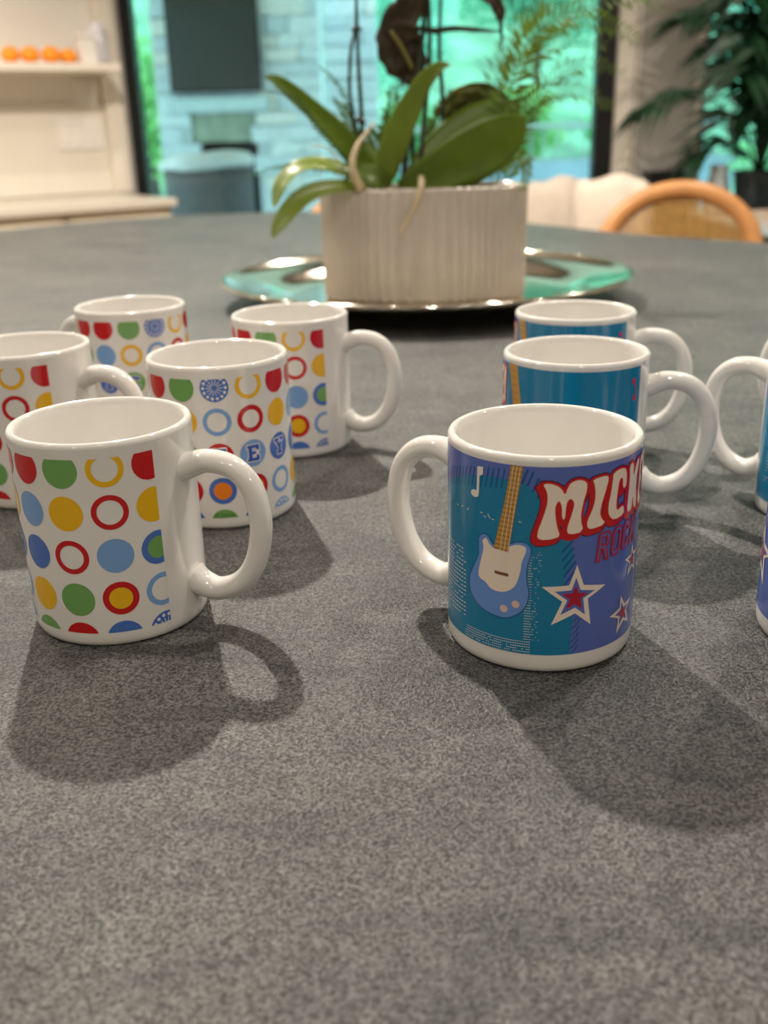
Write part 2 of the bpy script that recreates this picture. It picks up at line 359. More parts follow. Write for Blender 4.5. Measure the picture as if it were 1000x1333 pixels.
# ------------------------------------------------------------------ niche: shelf, worktop, cabinets, switches
def nbox(name, lo, hi, m, parent=None, bevel=0.0):
    bm = bmesh.new(); abox(bm, lo, hi, None, bevel); o = from_bm(name, bm, m, parent)
    if parent is None: o.matrix_world = NM
    return o
def nempty(name, x, y, z):
    o = empty(name); o.matrix_world = NM @ Matrix.Translation((x, y, z)); return o
M_SHELF = mat('cream_shelf_paint', rgb(230, 220, 204), 0.5, var=0.02)
tag(nbox('niche_shelf', (-1.6, -0.24, 0.443), (-0.047, -0.001, 0.472), M_SHELF, None, 0.003), 'cream shelf board holding the oranges', 'shelf')
tag(nbox('backsplash_panel', (-1.7, -0.012, -0.026), (-0.035, -0.001, 0.325), mat('beige_backsplash', rgb(222, 214, 200), 0.5, var=0.03, scale=5), None, 0.002), 'beige backsplash panel above the counter on the left', 'panel')
tag(nbox('worktop', (-2.4, -0.62, -0.06), (-0.045, -0.003, -0.03), mat('cream_stone_worktop', rgb(205, 195, 180), 0.35, var=0.05, scale=12), None, 0.004), 'cream stone worktop along the left wall', 'worktop')
M_CAB = mat('cream_cabinet_paint', rgb(214, 202, 182), 0.5, var=0.02)
for i, (a, b, lab) in enumerate(((-0.95, -0.49, 'cream base cabinet left under the worktop'), (-0.485, -0.06, 'cream base cabinet at the right end of the worktop'))):
    t = nempty('base_cabinet', (a + b)/2, -0.59, FLOOR); hw = (b - a)/2; tag(t, lab, 'cabinet', 'cabinets under the worktop')
    box('body', (-hw, 0.0, 0.08), (hw, 0.57, 0.857), M_CAB, t); box('plinth', (-hw, 0.05, 0), (hw, 0.5, 0.08), M_CAB, t)
    d = box('drawer', (-hw + 0.02, -0.018, 0.64), (hw - 0.02, 0.0, 0.83), M_CAB, t, 0.003); box('handle', (-0.06, -0.04, 0.73), (0.06, -0.019, 0.742), M_BLACK, d, 0.003)
    d = box('door', (-hw + 0.02, -0.018, 0.1), (hw - 0.02, 0.0, 0.62), M_CAB, t, 0.003); box('handle', (hw - 0.07, -0.04, 0.45), (hw - 0.058, -0.019, 0.57), M_BLACK, d, 0.003)
M_SW = mat('white_switch_plastic', rgb(232, 226, 218), 0.35, var=0.0)
def plate(x0, x1, z0, z1, n, label, yy=-0.001):
    t = nempty('switch_plate', (x0 + x1)/2, yy, (z0 + z1)/2); tag(t, label, 'switch')
    hw, hh = (x1 - x0)/2, (z1 - z0)/2
    box('cover_plate', (-hw, -0.008, -hh), (hw, 0, hh), M_SW, t, 0.002)
    for k in range(n):
        cx = -hw + (k + 0.5)*2*hw/n; box('rocker', (cx - 0.016, -0.013, -hh*0.62), (cx + 0.016, -0.008, hh*0.62), M_SW, t, 0.002)
plate(-0.165, -0.068, 0.317, 0.42, 1, 'small white wall plate just under the shelf')
plate(-0.256, -0.066, 0.152, 0.275, 3, 'wide white switch plate low above the worktop', -0.0125)
M_OR = mat('orange_peel', rgb(255, 148, 18), 0.45, var=0.1, scale=60, bump=0.3, bscale=400)
def orange(x, y, r, label):
    t = nempty('orange', x, y, 0.473); tag(t, label, 'fruit', 'oranges on the niche shelf')
    bm = bmesh.new(); bmesh.ops.create_uvsphere(bm, u_segments=20, v_segments=12, radius=r)
    for v in bm.verts: v.co.z = v.co.z*0.86 - (0.004 if abs(v.co.x) + abs(v.co.y) < r*0.25 and v.co.z > 0 else 0) + r*0.855
    from_bm('fruit_body', bm, M_OR, t, True)
    bm = bmesh.new(); tube(bm, [(0, 0, r*1.66), (0.001, 0, r*1.76)], [0.005, 0.003], 6); from_bm('stem', bm, mat('fruit_stem', rgb(70, 80, 30), 0.8), t)
for x, y, r, lab in ((-0.448, -0.13, 0.036, 'leftmost orange on the niche shelf'), (-0.369, -0.125, 0.037, 'second orange from the left on the niche shelf'), (-0.288, -0.13, 0.038, 'third orange from the left on the niche shelf'), (-0.214, -0.12, 0.034, 'rightmost orange, beside the white box')):
    orange(x, y, r, lab)
cb = nempty('white_canister', -0.138, -0.13, 0.473); tag(cb, 'short white lidded box right of the oranges', 'box')
box('body', (-0.035, -0.035, 0), (0.03, 0.035, 0.095), M_SW, cb, 0.006); box('lid', (-0.038, -0.038, 0.095), (0.033, 0.038, 0.112), M_SW, cb, 0.004)
pt = nempty('white_pitcher', -0.069, -0.09, 0.473); tag(pt, 'tall white pitcher at the right end of the shelf', 'pitcher')
bm = bmesh.new(); lathe(bm, [(0, 0), (0.03, 0), (0.034, 0.03), (0.032, 0.1), (0.026, 0.13), (0.03, 0.155), (0.027, 0.155), (0.022, 0.13), (0.028, 0.1), (0.03, 0.03), (0, 0.01)], 28); from_bm('body', bm, mat('pale_lilac_ceramic', rgb(222, 216, 222), 0.3, var=0.02), pt, True)
bm = bmesh.new(); tube(bm, smoothpath([(-0.025, 0, 0.125), (-0.052, 0, 0.11), (-0.05, 0, 0.06), (-0.032, 0, 0.04)], 12), 0.005, 8); from_bm('handle', bm, MATS['pale_lilac_ceramic'], pt, True)

# ------------------------------------------------------------------ island top
OUT = [(-0.93, 2.53), (-0.75, 2.73), (-0.50, 2.86), (-0.15, 2.85), (0.14, 2.63), (0.35, 2.36), (0.48, 2.13), (0.60, 1.98), (0.72, 1.84), (0.90, 1.45), (0.98, 0.9), (0.97, 0.25), (0.82, -0.25), (0.4, -0.5), (-0.3, -0.55), (-0.9, -0.45), (-1.3, -0.05), (-1.5, 0.6), (-1.48, 1.5), (-1.25, 2.15)]
def closed_spline(P, n=6):
    k = len(P); o = []
    for j in range(k):
        p0, p1, p2, p3 = P[j-1], P[j], P[(j+1) % k], P[(j+2) % k]
        for i in range(n):
            f = i/n; o.append(tuple(0.5*((2*b) + (c - a)*f + (2*a - 5*b + 4*c - d)*f*f + (-a + 3*b - 3*c + d)*f**3) for a, b, c, d in zip(p0, p1, p2, p3)))
    return o
outline = closed_spline(OUT)
isl = empty('kitchen_island', (-0.2, 1.0, FLOOR)); tag(isl, 'large rounded island with dark grey leathered stone top under the mugs', 'island')
bm = bmesh.new()
def ring_at(z, s):
    cx, cy = -0.25, 1.05
    out = []
    for x, y in outline:
        d = Vector((x - cx, y - cy)); d -= d.normalized()*s
        out.append(bm.verts.new((cx + d.x + 0.2, cy + d.y - 1.0, z - FLOOR)))
    return out
R1 = [ring_at(-0.04, 0.004), ring_at(-0.036, 0.0), ring_at(-0.005, 0.0), ring_at(-0.0015, 0.0015), ring_at(0.0, 0.005)]
for a, b in zip(R1, R1[1:]):
    for k in range(len(a)): k2 = (k+1) % len(a); bm.faces.new((a[k], a[k2], b[k2], b[k]))
bm.faces.new(R1[0][::-1]); bm.faces.new(R1[-1])
from_bm('stone_top', bm, M_TOP, isl)
bm = bmesh.new(); a, b = ring_at(-0.04, 0.3), ring_at(FLOOR, 0.3)
for k in range(len(a)): k2 = (k+1) % len(a); bm.faces.new((b[k], b[k2], a[k2], a[k]))
bm.faces.new(a); bm.faces.new(b[::-1]); from_bm('base', bm, mat('charcoal_island_base', rgb(60, 60, 62), 0.6), isl)

# ------------------------------------------------------------------ mugs
MR, MH = 0.041, 0.0957
M_MUG = mat('white_glazed_ceramic', (0.80, 0.775, 0.74, 1), 0.075, var=0.0, spec=0.55, coat=0.3)
def body_mesh():
    bm = bmesh.new()
    pr = [(0, 0.0025), (0.034, 0.0025), (0.0355, 0.0005), (0.0375, 0.0), (0.0393, 0.0003), (0.0403, 0.0012), (0.0408, 0.003), (MR, 0.0055), (MR, 0.03), (MR, 0.06), (MR, 0.0921), (0.0411, 0.0929), (0.04105, 0.0938), (0.0403, 0.0951), (0.0391, 0.0955), (0.0379, 0.0949), (0.0372, 0.0936), (0.0369, 0.091), (0.0367, 0.06), (0.0367, 0.012), (0.0358, 0.0085), (0.033, 0.0065), (0, 0.0062)]
    lathe(bm, pr, 96); bmesh.ops.recalc_face_normals(bm, faces=bm.faces)
    me = bpy.data.meshes.new('mug_body'); bm.to_mesh(me); bm.free(); me.materials.append(M_MUG)
    for p in me.polygons: p.use_smooth = True
    return me
def handle_mesh():
    bm = bmesh.new()
    P = [(0.0385, 0.0745, 1.3), (0.0435, 0.0762, 1.12), (0.052, 0.0785, 1.0), (0.063, 0.0765, 0.97), (0.0715, 0.0685, 0.95), (0.0752, 0.056, 0.95), (0.0748, 0.043, 0.95), (0.0708, 0.0295, 0.96), (0.063, 0.0198, 0.98), (0.052, 0.0155, 1.02), (0.0435, 0.0178, 1.14), (0.0385, 0.0212, 1.35)]
    P = smoothpath(P, 56)
    tube(bm, [(p[0], 0, p[1]) for p in P], [0.0062*p[2] for p in P], 18, True, 0.86, (0, 1, 0))
    bmesh.ops.recalc_face_normals(bm, faces=bm.faces)
    me = bpy.data.meshes.new('mug_handle'); bm.to_mesh(me); bm.free(); me.materials.append(M_MUG)
    for p in me.polygons: p.use_smooth = True
    return me
BODY, HANDLE = body_mesh(), handle_mesh()

INK = {'red': (196, 22, 26), 'green': (112, 164, 88), 'blue': (72, 112, 190), 'sky': (122, 164, 216), 'yellow': (236, 182, 12), 'orange': (240, 132, 24), 'white': (232, 226, 218), 'navy': (28, 40, 110), 'letter': (52, 88, 180), 'darkgreen': (40, 80, 30),
       'violet': (88, 108, 184), 'teal': (22, 124, 166), 'deepteal': (10, 84, 150), 'cream': (238, 222, 206), 'crimson': (176, 28, 52), 'gblue': (104, 146, 214), 'tan': (196, 146, 62), 'brown': (120, 78, 30), 'knob': (222, 190, 178), 'pink': (206, 52, 90), 'maroon': (84, 20, 60)}
INKS = list(INK)
INKM = [mat('ink_' + k, rgb(*v), 0.16, var=0.0, spec=0.5, coat=0.25) for k, v in INK.items()]
K = math.pi/180*MR*1000          # mm of arc for one degree
class Print:
    def __init__(s): s.v = []; s.f = []
    def poly(s, loops, ink, layer):
        if not isinstance(loops[0][0], (tuple, list)): loops = [loops]
        flat = [p for l in loops for p in l]
        tris = geometry.tessellate_polygon([[Vector((p[0], p[1], 0)) for p in l] for l in loops])
        b = len(s.v); s.v += [(p[0], p[1], layer*0.05) for p in flat]
        s.f += [(b+t[0], b+t[1], b+t[2], INKS.index(ink)) for t in tris]
    def disc(s, u, z, r, ink, layer, n=28, ry=None): s.poly([(u + r*math.cos(2*math.pi*k/n), z + (ry or r)*math.sin(2*math.pi*k/n)) for k in range(n)], ink, layer)
    def line(s, a, b, wd, ink, layer):
        d = Vector((b[0]-a[0], b[1]-a[1])); n = Vector((-d.y, d.x)).normalized()*wd/2
        s.poly([(a[0]+n.x, a[1]+n.y), (a[0]-n.x, a[1]-n.y), (b[0]-n.x, b[1]-n.y), (b[0]+n.x, b[1]+n.y)], ink, layer)
    def build(s, name, u0, u1, z0, z1):
        bm = bmesh.new(); vs = [bm.verts.new(p) for p in s.v]
        for a, b, c, m in s.f:
            if len({a, b, c}) == 3:
                f = bm.faces.new((vs[a], vs[b], vs[c])); f.material_index = m
                if f.normal.z < 0 or ((vs[b].co - vs[a].co).cross(vs[c].co - vs[a].co)).z < 0: f.normal_flip()
        def cut(co, no, clear=False): bmesh.ops.bisect_plane(bm, geom=bm.verts[:] + bm.edges[:] + bm.faces[:], dist=1e-5, plane_co=co, plane_no=no, clear_outer=clear)
        cut((u1, 0, 0), (1, 0, 0), True); cut((u0, 0, 0), (-1, 0, 0), True); cut((0, z1, 0), (0, 1, 0), True); cut((0, z0, 0), (0, -1, 0), True)
        x = u0 + 2.6
        while x < u1: cut((x, 0, 0), (1, 0, 0)); x += 2.6
        for v in bm.verts:
            a = v.co.x/K*math.pi/180; r = MR + 0.00007 + v.co.z*0.001; z = v.co.y*0.001
            v.co = (r*math.cos(a), r*math.sin(a), z)
        me = bpy.data.meshes.new(name); bm.to_mesh(me); bm.free()
        for m in INKM: me.materials.append(m)
        for p in me.polygons: p.use_smooth = True
        return me
def grow(pts, d):
    n = len(pts); area = sum(pts[i][0]*pts[(i+1) % n][1] - pts[(i+1) % n][0]*pts[i][1] for i in range(n)); sg = 1 if area > 0 else -1; out = []
    for i in range(n):
        a, b, c = Vector(pts[i-1]), Vector(pts[i]), Vector(pts[(i+1) % n])
        e1, e2 = (b - a).normalized(), (c - b).normalized()
        n1, n2 = Vector((e1.y, -e1.x))*sg, Vector((e2.y, -e2.x))*sg
        m = (n1 + n2); m = m.normalized() if m.length > 0.2 else n1
        out.append(tuple(b + m*d/max(0.55, m.dot(n1))))
    return out
# slab letters in a unit box, lists of polygons
SLAB = {'M': [[(0, 0), (.3, 0), (.3, .18), (.24, .18), (.24, .6), (.42, .1), (.58, .1), (.76, .6), (.76, .18), (.7, .18), (.7, 0), (1, 0), (1, .18), (.94, .18), (.94, .82), (1, .82), (1, 1), (.74, 1), (.5, .42), (.26, 1), (0, 1), (0, .82), (.06, .82), (.06, .18), (0, .18)]],
        'I': [[(.2, 0), (.8, 0), (.8, .2), (.64, .2), (.64, .8), (.8, .8), (.8, 1), (.2, 1), (.2, .8), (.36, .8), (.36, .2), (.2, .2)]],
        'C': [[(.95, .32), (.95, .12), (.7, 0), (.3, 0), (.05, .22), (.05, .78), (.3, 1), (.6, 1), (.7, .94), (.76, 1), (.95, 1), (.95, .66), (.7, .66), (.62, .78), (.42, .78), (.34, .66), (.34, .32), (.44, .2), (.62, .2), (.7, .32)]],
        'K': [[(0, 0), (.44, 0), (.44, .18), (.36, .18), (.36, .36), (.44, .44), (.6, .18), (.54, .18), (.54, 0), (1, 0), (1, .18), (.92, .18), (.64, .6), (.84, .82), (.96, .82), (.96, 1), (.54, 1), (.54, .82), (.58, .82), (.36, .58), (.36, .82), (.44, .82), (.44, 1), (0, 1), (0, .82), (.08, .82), (.08, .18), (0, .18)]],
        'E': [[(.05, 0), (.95, 0), (.95, .36), (.74, .36), (.7, .2), (.42, .2), (.42, .42), (.7, .42), (.7, .6), (.42, .6), (.42, .8), (.7, .8), (.74, .66), (.95, .66), (.95, 1), (.05, 1), (.05, .82), (.14, .82), (.14, .18), (.05, .18)]],
        'Y': [[(.28, 0), (.74, 0), (.74, .18), (.65, .18), (.65, .4), (.9, .82), (1, .82), (1, 1), (.58, 1), (.58, .82), (.64, .82), (.51, .58), (.38, .82), (.44, .82), (.44, 1), (0, 1), (0, .82), (.1, .82), (.37, .4), (.37, .18), (.28, .18)]]}
def slab(P, ch, u, z, wd, ht, layer):
    for q in SLAB[ch]:
        pts = [(u + (x - .5)*wd, z + (y - .5)*ht) for x, y in q]
        P.poly(grow(pts, 0.55), 'white', layer); P.poly(pts, 'letter', layer + 1)

def dots_print():
    P = Print(); SP = 27.0
    def ring(u, z, ro, ri, ink, layer, n=28):
        P.poly([[(u + ro*math.cos(2*math.pi*k/n), z + ro*math.sin(2*math.pi*k/n)) for k in range(n)], [(u + ri*math.cos(-2*math.pi*k/n), z + ri*math.sin(-2*math.pi*k/n)) for k in range(n)]], ink, layer)
    def flower(u, z, base):
        P.disc(u, z, 8, base, 1)
        for k in range(14):
            a = 2*math.pi*k/14; P.disc(u + 6.2*math.cos(a), z + 6.2*math.sin(a), 0.85, 'white', 2, 10)
            P.line((u + 1.6*math.cos(a), z + 1.6*math.sin(a)), (u + 4.6*math.cos(a), z + 4.6*math.sin(a)), 0.35, 'white', 2)
    rows = [84.0, 64.5, 44.2, 23.8, 4.6]
    # columns start just right of the handle, top row first
    cols = {-2: ('yellow', 'o:sky', 'sky', 'yellow', 'red'), -1: ('red', 'green', 'yellow+M', 'o:red', 'blue'), 0: ('red', 'sky', 'blue+I', 'red/yellow', 'yellow'), 1: ('green', 'yellow/white', 'green+C', 'red', 'blue'),
            2: ('flower', 'o:sky', 'red+K', 'blue/orange', 'green'), 3: ('o:yellow', 'red/white', 'sky+E', 'red/yellow', 'blue'), 4: ('red', 'yellow', 'blue+Y', 'o:sky', 'flowersky'),
            5: ('red', 'sky', 'blue', 'yellow', 'green'), 6: ('green', 'yellow', 'o:red', 'green', 'red'), 7: ('o:yellow', 'o:red', 'sky', 'red/yellow', 'blue'), 8: ('red', 'yellow', 'blue/green', 'o:sky', 'flower')}
    for c, items in cols.items():
        u = (157.0 + SP*(c - 2))*K
        for z, it in zip(rows, items):
            if it == 'flower': flower(u, z, 'blue')
            elif it == 'flowersky': flower(u, z, 'sky')
            elif it.startswith('o:'): ring(u, z, 8, 5.6, it[2:], 1)
            elif '/' in it:
                a, b = it.split('/'); P.disc(u, z, 8, a, 1); P.disc(u, z, 5.2, b, 2)
            elif '+' in it:
                a, ch = it.split('+'); P.disc(u, z, 8, a, 1); slab(P, ch, u, z, 8.2, 9.6, 2)
            else: P.disc(u, z, 8, it, 1)
    fc = bpy.data.curves.new('small_print', 'FONT'); fc.body = '\u00a9 Disney'; fc.size = 3.0; fc.align_x = 'CENTER'
    fo = bpy.data.objects.new('small_print', fc); COL.objects.link(fo); fm = bpy.data.meshes.new_from_object(fo)
    b = len(P.v); P.v += [(157.0*K + v.co.x, 8.1 + v.co.y, 0.1) for v in fm.vertices]; fm.calc_loop_triangles()
    P.f += [(b + t.vertices[0], b + t.vertices[1], b + t.vertices[2], INKS.index('darkgreen')) for t in fm.loop_triangles]
    bpy.data.objects.remove(fo); bpy.data.curves.remove(fc); bpy.data.meshes.remove(fm)
    return P.build('printed_dots', 30*K, 322*K, 7.2, 88.9)

def D(pts): return [(a*K, z + 1.4*(1 - z/85)) for a, z in pts]
def rock_print():
    P = Print()
    P.poly([(25*K, 4), (335*K, 4), (335*K, 96), (25*K, 96)], 'violet', 0)
    P.poly(D([(48.9, 74.9), (73.8, 83.6), (89.5, 85.4), (101.1, 85.3), (111.6, 84.4), (117.4, 80.3), (126.7, 71.7), (136.6, 59.6), (140, 52.9), (137.3, 47.6), (134.1, 40.3), (138.1, 32.4), (140.5, 24.4), (139.7, 16.6), (139.5, 3), (25, 3), (25, 62)]), 'teal', 1)
    P.poly(D([(203, 3), (201, 30), (205, 50), (202, 70), (204.5, 97), (335, 97), (335, 3)]), 'teal', 1)
    for k in range(16):       # brush strokes along the edge of the teal
        a = 50 + 3.4*k; z = 77 + 8.5*math.sin((a - 45)/60*1.5); P.line((a*K, z - 4), ((a + 2)*K, z + 4.5), 0.6, 'deepteal', 2)
    for a, z in ((106.5, 88), (109.5, 87.2), (112.5, 86.5), (115.5, 84), (118, 81.5)): P.line(((a)*K, z - 3), ((a + 3.2)*K, z + 3), 0.8, 'deepteal', 2)
    for k in range(5): P.line((133 + .6*k)*K and ((132.5 + .6*k)*K, 55.5 - 3.6*k), ((138.5 + .8*k)*K, 60.3 - 3.0*k), 0.8, 'deepteal', 2)
    for k in range(6):
        pts = [((138 + 6*t + .3*k)*K, 8.5 + 3.1*k + 4.2*t*t) for t in (0, .25, .5, .75, 1)]
        for a, b in zip(pts, pts[1:]): P.line(a, b, 0.4, 'deepteal', 2)
    rnd = random.Random(3)
    for i in range(12):       # rows of small dashes
        a = 112.6 + i*0.75
        for j in range(34):
            if i < 5 or rnd.random() < 0.42: 
                if i < 8 - 0.1*j or rnd.random() < .4: P.line((a*K, 16 + j*1.2), ((a + 0.5)*K, 16 + j*1.2), 0.28, 'white', 2)
    for j in range(6):
        for i in range(34):
            if rnd.random() < 0.85: P.line(((72 + i*1.32)*K, 9 + j*1.15), ((72.9 + i*1.32)*K, 9 + j*1.15), 0.3, 'white', 2)
    for j in range(17):
        for i in range(9):
            if rnd.random() < 0.8: P.line(((47 + i*2.9)*K, 19 + j*1.9), ((49.1 + i*2.9)*K, 19 + j*1.9), 0.34, 'white', 2)
    for i in range(26):
        if rnd.random() < 0.6: P.line(((46 + i*2.7)*K, 68 + rnd.uniform(-1, 1.2)), ((47.6 + i*2.7)*K, 68 + rnd.uniform(-1, 1.2)), 0.3, 'white', 2)
    # guitar
    body = D(smoothpath([(83.2, 57.1), (86.2, 59.4), (89.8, 58.9), (92.6, 56.2), (96.6, 55.4), (102.9, 57.3), (107.7, 58.7), (112.4, 58.6), (115.4, 56.5), (114.9, 52.4), (113.3, 47.6), (113.5, 42), (114.9, 36.4), (113.3, 30.5), (109.2, 26.7), (102.4, 23.8), (94.5, 23.8), (85.7, 25.3), (80, 28.2), (76.4, 32.2), (76.4, 38.2), (79.9, 44), (83.2, 49.5), (83.2, 53.3), (83.2, 57.1)], 72)[:-1])
    P.poly(grow(body, 0.45), 'deepteal', 3); P.poly(body, 'gblue', 4)
    P.poly(D(smoothpath([(85.8, 56.2), (88.4, 58), (91.6, 55.2), (96.7, 54.2), (106.6, 57.5), (111.9, 57.2), (112.8, 55), (110.6, 50.2), (109.5, 44.5), (106.4, 38.4), (99.6, 35.3), (92.2, 35.6), (88.6, 37.8), (83.2, 39.9), (84.8, 47), (86.7, 53.1), (85.8, 56.2)], 48)[:-1]), 'cream', 5)
    P.poly(D([(103.3, 92), (110.3, 92), (107.4, 78), (102.7, 53.7), (93.7, 54.6), (100.1, 76.4)]), 'tan', 6)
    for k in range(19):
        t = k/18; z = 55 + 36*t; a0 = 93.9 + 9.3*t; a1 = 103 + 7.2*t; P.line((a0*K, z + .3), (a1*K, z), 0.28, 'brown', 7)
    for s in (0.22, 0.5, 0.78): P.line(((93.8 + 9*s)*K, 45), ((103.3 + 7*s)*K, 92), 0.22, 'cream', 8)
    P.line((94.5*K, 44.5), (103*K, 44.2), 1.3, 'brown', 7)
    for a, z in ((100.6, 28.7), (107.6, 31.6)): P.disc(a*K, z, 1.7, 'knob', 6, 16)
    # music note
    P.poly(D([(81.5, 88.2), (85.8, 88.6), (85.6, 85.3), (83.2, 84.5), (82.8, 76.8), (81, 76.4)]), 'white', 4); P.disc(79.6*K, 76.3, 2.2, 'white', 4, 16, 1.6)
    # stars
    st = D([(141.8, 49), (146.3, 39.6), (161.3, 37.5), (149.4, 33), (152, 20.6), (141.8, 27), (128, 22.2), (134, 32.8), (122.1, 39.7), (137.6, 40.1)])
    def star(pts, lay):
        cx, cz = sum(p[0] for p in pts)/10, sum(p[1] for p in pts)/10
        for s, ink in ((1, 'cream'), (0.62, 'violet'), (0.4, 'crimson')): P.poly([(cx + (x - cx)*s, cz + (z - cz)*s) for x, z in pts], ink, lay); lay += 1
    star(st, 4)
    def small(a, z, s, rot):
        cx, cz = sum(p[0] for p in st)/10, sum(p[1] for p in st)/10; c, q = math.cos(rot), math.sin(rot)
        star([(a*K + s*((x - cx)*c - (y - cz)*q), z + s*((x - cx)*q + (y - cz)*c)) for x, y in st], 4)
    small(179, 21, 0.62, 0.25); small(188, 43.5, 0.5, 0.1)
    # lettering
    LET = [[(120.7, 84.6), (125.2, 84.9), (130.6, 83.2), (133.1, 79.6), (134.4, 83.1), (136.4, 85.2), (140.7, 86.1), (145.3, 84.8), (145.4, 81.3), (143.2, 75.7), (142.3, 69.2), (144.5, 63.6), (136, 62.7), (134.6, 65.1), (137.3, 71.6), (138.7, 76.4), (136.4, 78.5), (134.3, 77.3), (133.7, 73.7), (133.5, 69.5), (131.8, 69.9), (131.7, 75.1), (130.1, 77.9), (128.1, 75.9), (127.9, 72), (129.4, 66), (131.3, 62.3), (126.7, 61), (120, 60.6), (118.2, 62.6), (122, 71.3), (123.9, 77.2), (123.3, 81.7)],
           [(148.5, 85.4), (157.6, 86.3), (159.3, 84.6), (157.1, 79.1), (154.5, 72.9), (154.4, 69), (158.8, 65.3), (148.7, 64), (146.5, 65.4), (146.5, 68.1), (150, 73.6), (151, 78.7), (149.9, 83.3)],
           [(162.5, 86.5), (168.8, 87.6), (173.5, 86.5), (174.3, 79.2), (171, 78.1), (170.4, 83.6), (167.4, 83), (166.3, 77.5), (165.8, 71.7), (167.1, 69.4), (171.1, 71), (173, 70), (173.2, 66.9), (164.9, 65.7), (160.8, 68.2), (159.7, 72.1), (161.6, 79), (162.2, 84.1)],
           [(176.5, 87.5), (181.2, 87.8), (181.4, 80.5), (185.5, 88), (189.8, 88), (185.2, 78.5), (188.8, 67.2), (184.2, 67), (182.2, 74), (181.3, 67), (176.2, 66.8), (177, 75.4), (177.4, 81.7)]]
    LET.append([(191.2, 88.2), (196.6, 88.4), (196.6, 85.4), (193.6, 85.2), (193.4, 79.6), (195.8, 79.4), (195.8, 76.6), (193.4, 76.6), (193.2, 70.6), (196.8, 70.2), (196.6, 67), (190.4, 67.2), (191, 77)])
    LET.append([(197.6, 88.6), (199.6, 88.6), (200.6, 82), (201.8, 88.6), (203.8, 88.6), (201.8, 77), (202, 67.4), (199.2, 67.4), (199.4, 77)])
    def chaikin(p, it=2):
        for _ in range(it):
            o = []
            for i in range(len(p)):
                a, b = p[i-1], p[i]; o += [(a[0]*.75 + b[0]*.25, a[1]*.75 + b[1]*.25), (a[0]*.25 + b[0]*.75, a[1]*.25 + b[1]*.75)]
            p = o
        return p
    for q in LET:
        P.poly(chaikin(grow([(x - 1.5, z - 1.7) for x, z in D(q)], 1.5)), 'maroon', 3); P.poly(chaikin(grow(D(q), 1.5)), 'maroon', 3)
    for q in LET:
        L_ = D(q)
        for t in (0.35, 0.7, 1.0): P.poly(chaikin(grow([(x - 1.5*t, z - 1.7*t) for x, z in L_], 1.1)), 'red', 4 + 0.1*t)
        P.poly(chaikin(grow(L_, 1.0), 1), 'red', 5); P.poly(chaikin(L_, 1), 'cream', 6)
    RK = {'R': [[(0, 0), (.3, 0), (.3, .4), (.42, .4), (.68, 0), (1, 0), (.7, .44), (.95, .6), (.95, .85), (.75, 1), (0, 1)], [(.3, .58), (.3, .82), (.6, .82), (.66, .7), (.58, .58)]],
          'O': [[(.0, .2), (.2, 0), (.8, 0), (1, .2), (1, .8), (.8, 1), (.2, 1), (0, .8)], [(.3, .24), (.3, .76), (.4, .82), (.6, .82), (.7, .76), (.7, .24), (.6, .18), (.4, .18)]],
          'C': [[(.0, .2), (.2, 0), (.8, 0), (1, .2), (1, .36), (.7, .36), (.7, .24), (.6, .18), (.4, .18), (.3, .24), (.3, .76), (.4, .82), (.6, .82), (.7, .76), (.7, .64), (1, .64), (1, .8), (.8, 1), (.2, 1), (0, .8)]],
          'K': [[(0, 0), (.3, 0), (.3, .36), (.42, .5), (.68, 0), (1, 0), (.62, .62), (1, 1), (.66, 1), (.3, .62), (.3, 1), (0, 1)]]}
    for ch, a, wd in (('R', 153.2, 6.2), ('O', 163.4, 5.6), ('C', 172.6, 5.2), ('K', 181.2, 5.2)):
        zb = 49.4 + (a - 153)*0.085
        def tr(x, y, ox=0, oz=0): return (a*K + x*wd + y*1.3 + ox, zb + y*12.2 + x*0.6 + oz)
        for ink, off, lay in (('crimson', 0, 7), ('violet', 0.62, 8)):
            loops = []
            for li, lp in enumerate(RK[ch]):
                g = [tr(x, y) for x, y in lp]
                loops.append(grow(g, -off if li == 0 else off) if off else grow(g, 0.25 if li == 0 else -0.1))
            P.poly(loops, ink, lay)
    # other side: guitar neck and pink notes
    P.poly(D([(209, 92), (221, 92), (226, 72), (231, 40), (222, 38), (214.6, 76)]), 'tan', 4)
    for k in range(12): P.line(((211.5 + 1.1*k)*K, 88 - 4*k), ((220.5 + 0.85*k)*K, 88.2 - 4*k), 0.28, 'brown', 5)
    for a, z in ((320.3, 83.9), (322, 74.6)): P.disc(a*K, z, 1.5, 'pink', 4, 14, 1.9)
    P.line((319*K, 85.5), (323.4*K, 79.5), 0.6, 'pink', 4); P.line((323.4*K, 79.5), (322.6*K, 74), 0.6, 'pink', 4)
    return P.build('printed_band', 31*K, 329*K, 9.0, 91.5)
DOTS, ROCK = dots_print(), rock_print()

def mug(x, y, az, design, label, group, turn=0.0):
    t = empty('coffee_mug', (x, y, 0.0002), R_(az)); tag(t, label, 'mug', group)
    for nm, me in (('body', BODY), ('handle', HANDLE), ('printed_design', DOTS if design == 'dots' else ROCK)):
        o = bpy.data.objects.new(nm, me); COL.objects.link(o); o.parent = t
        if nm == 'printed_design': o.rotation_euler.z = R_(turn); o['label'] = 'coloured dots with slab letters' if design == 'dots' else 'blue band with guitar, stars and red lettering'
    return t
GD, GR = 'white mugs with dotted print', 'white mugs with blue guitar print'
mug(-0.1282, 0.4430, -16.0, 'dots', 'front left dotted white mug, largest, handle curling right toward the viewer', GD, 9.0)
mug(-0.0952, 0.5817, 118, 'dots', 'dotted mug with K E Y letters facing front, handle hidden', GD)
mug(-0.0628, 0.7112, -14.7, 'dots', 'dotted mug nearest the silver tray, handle pointing right', GD)
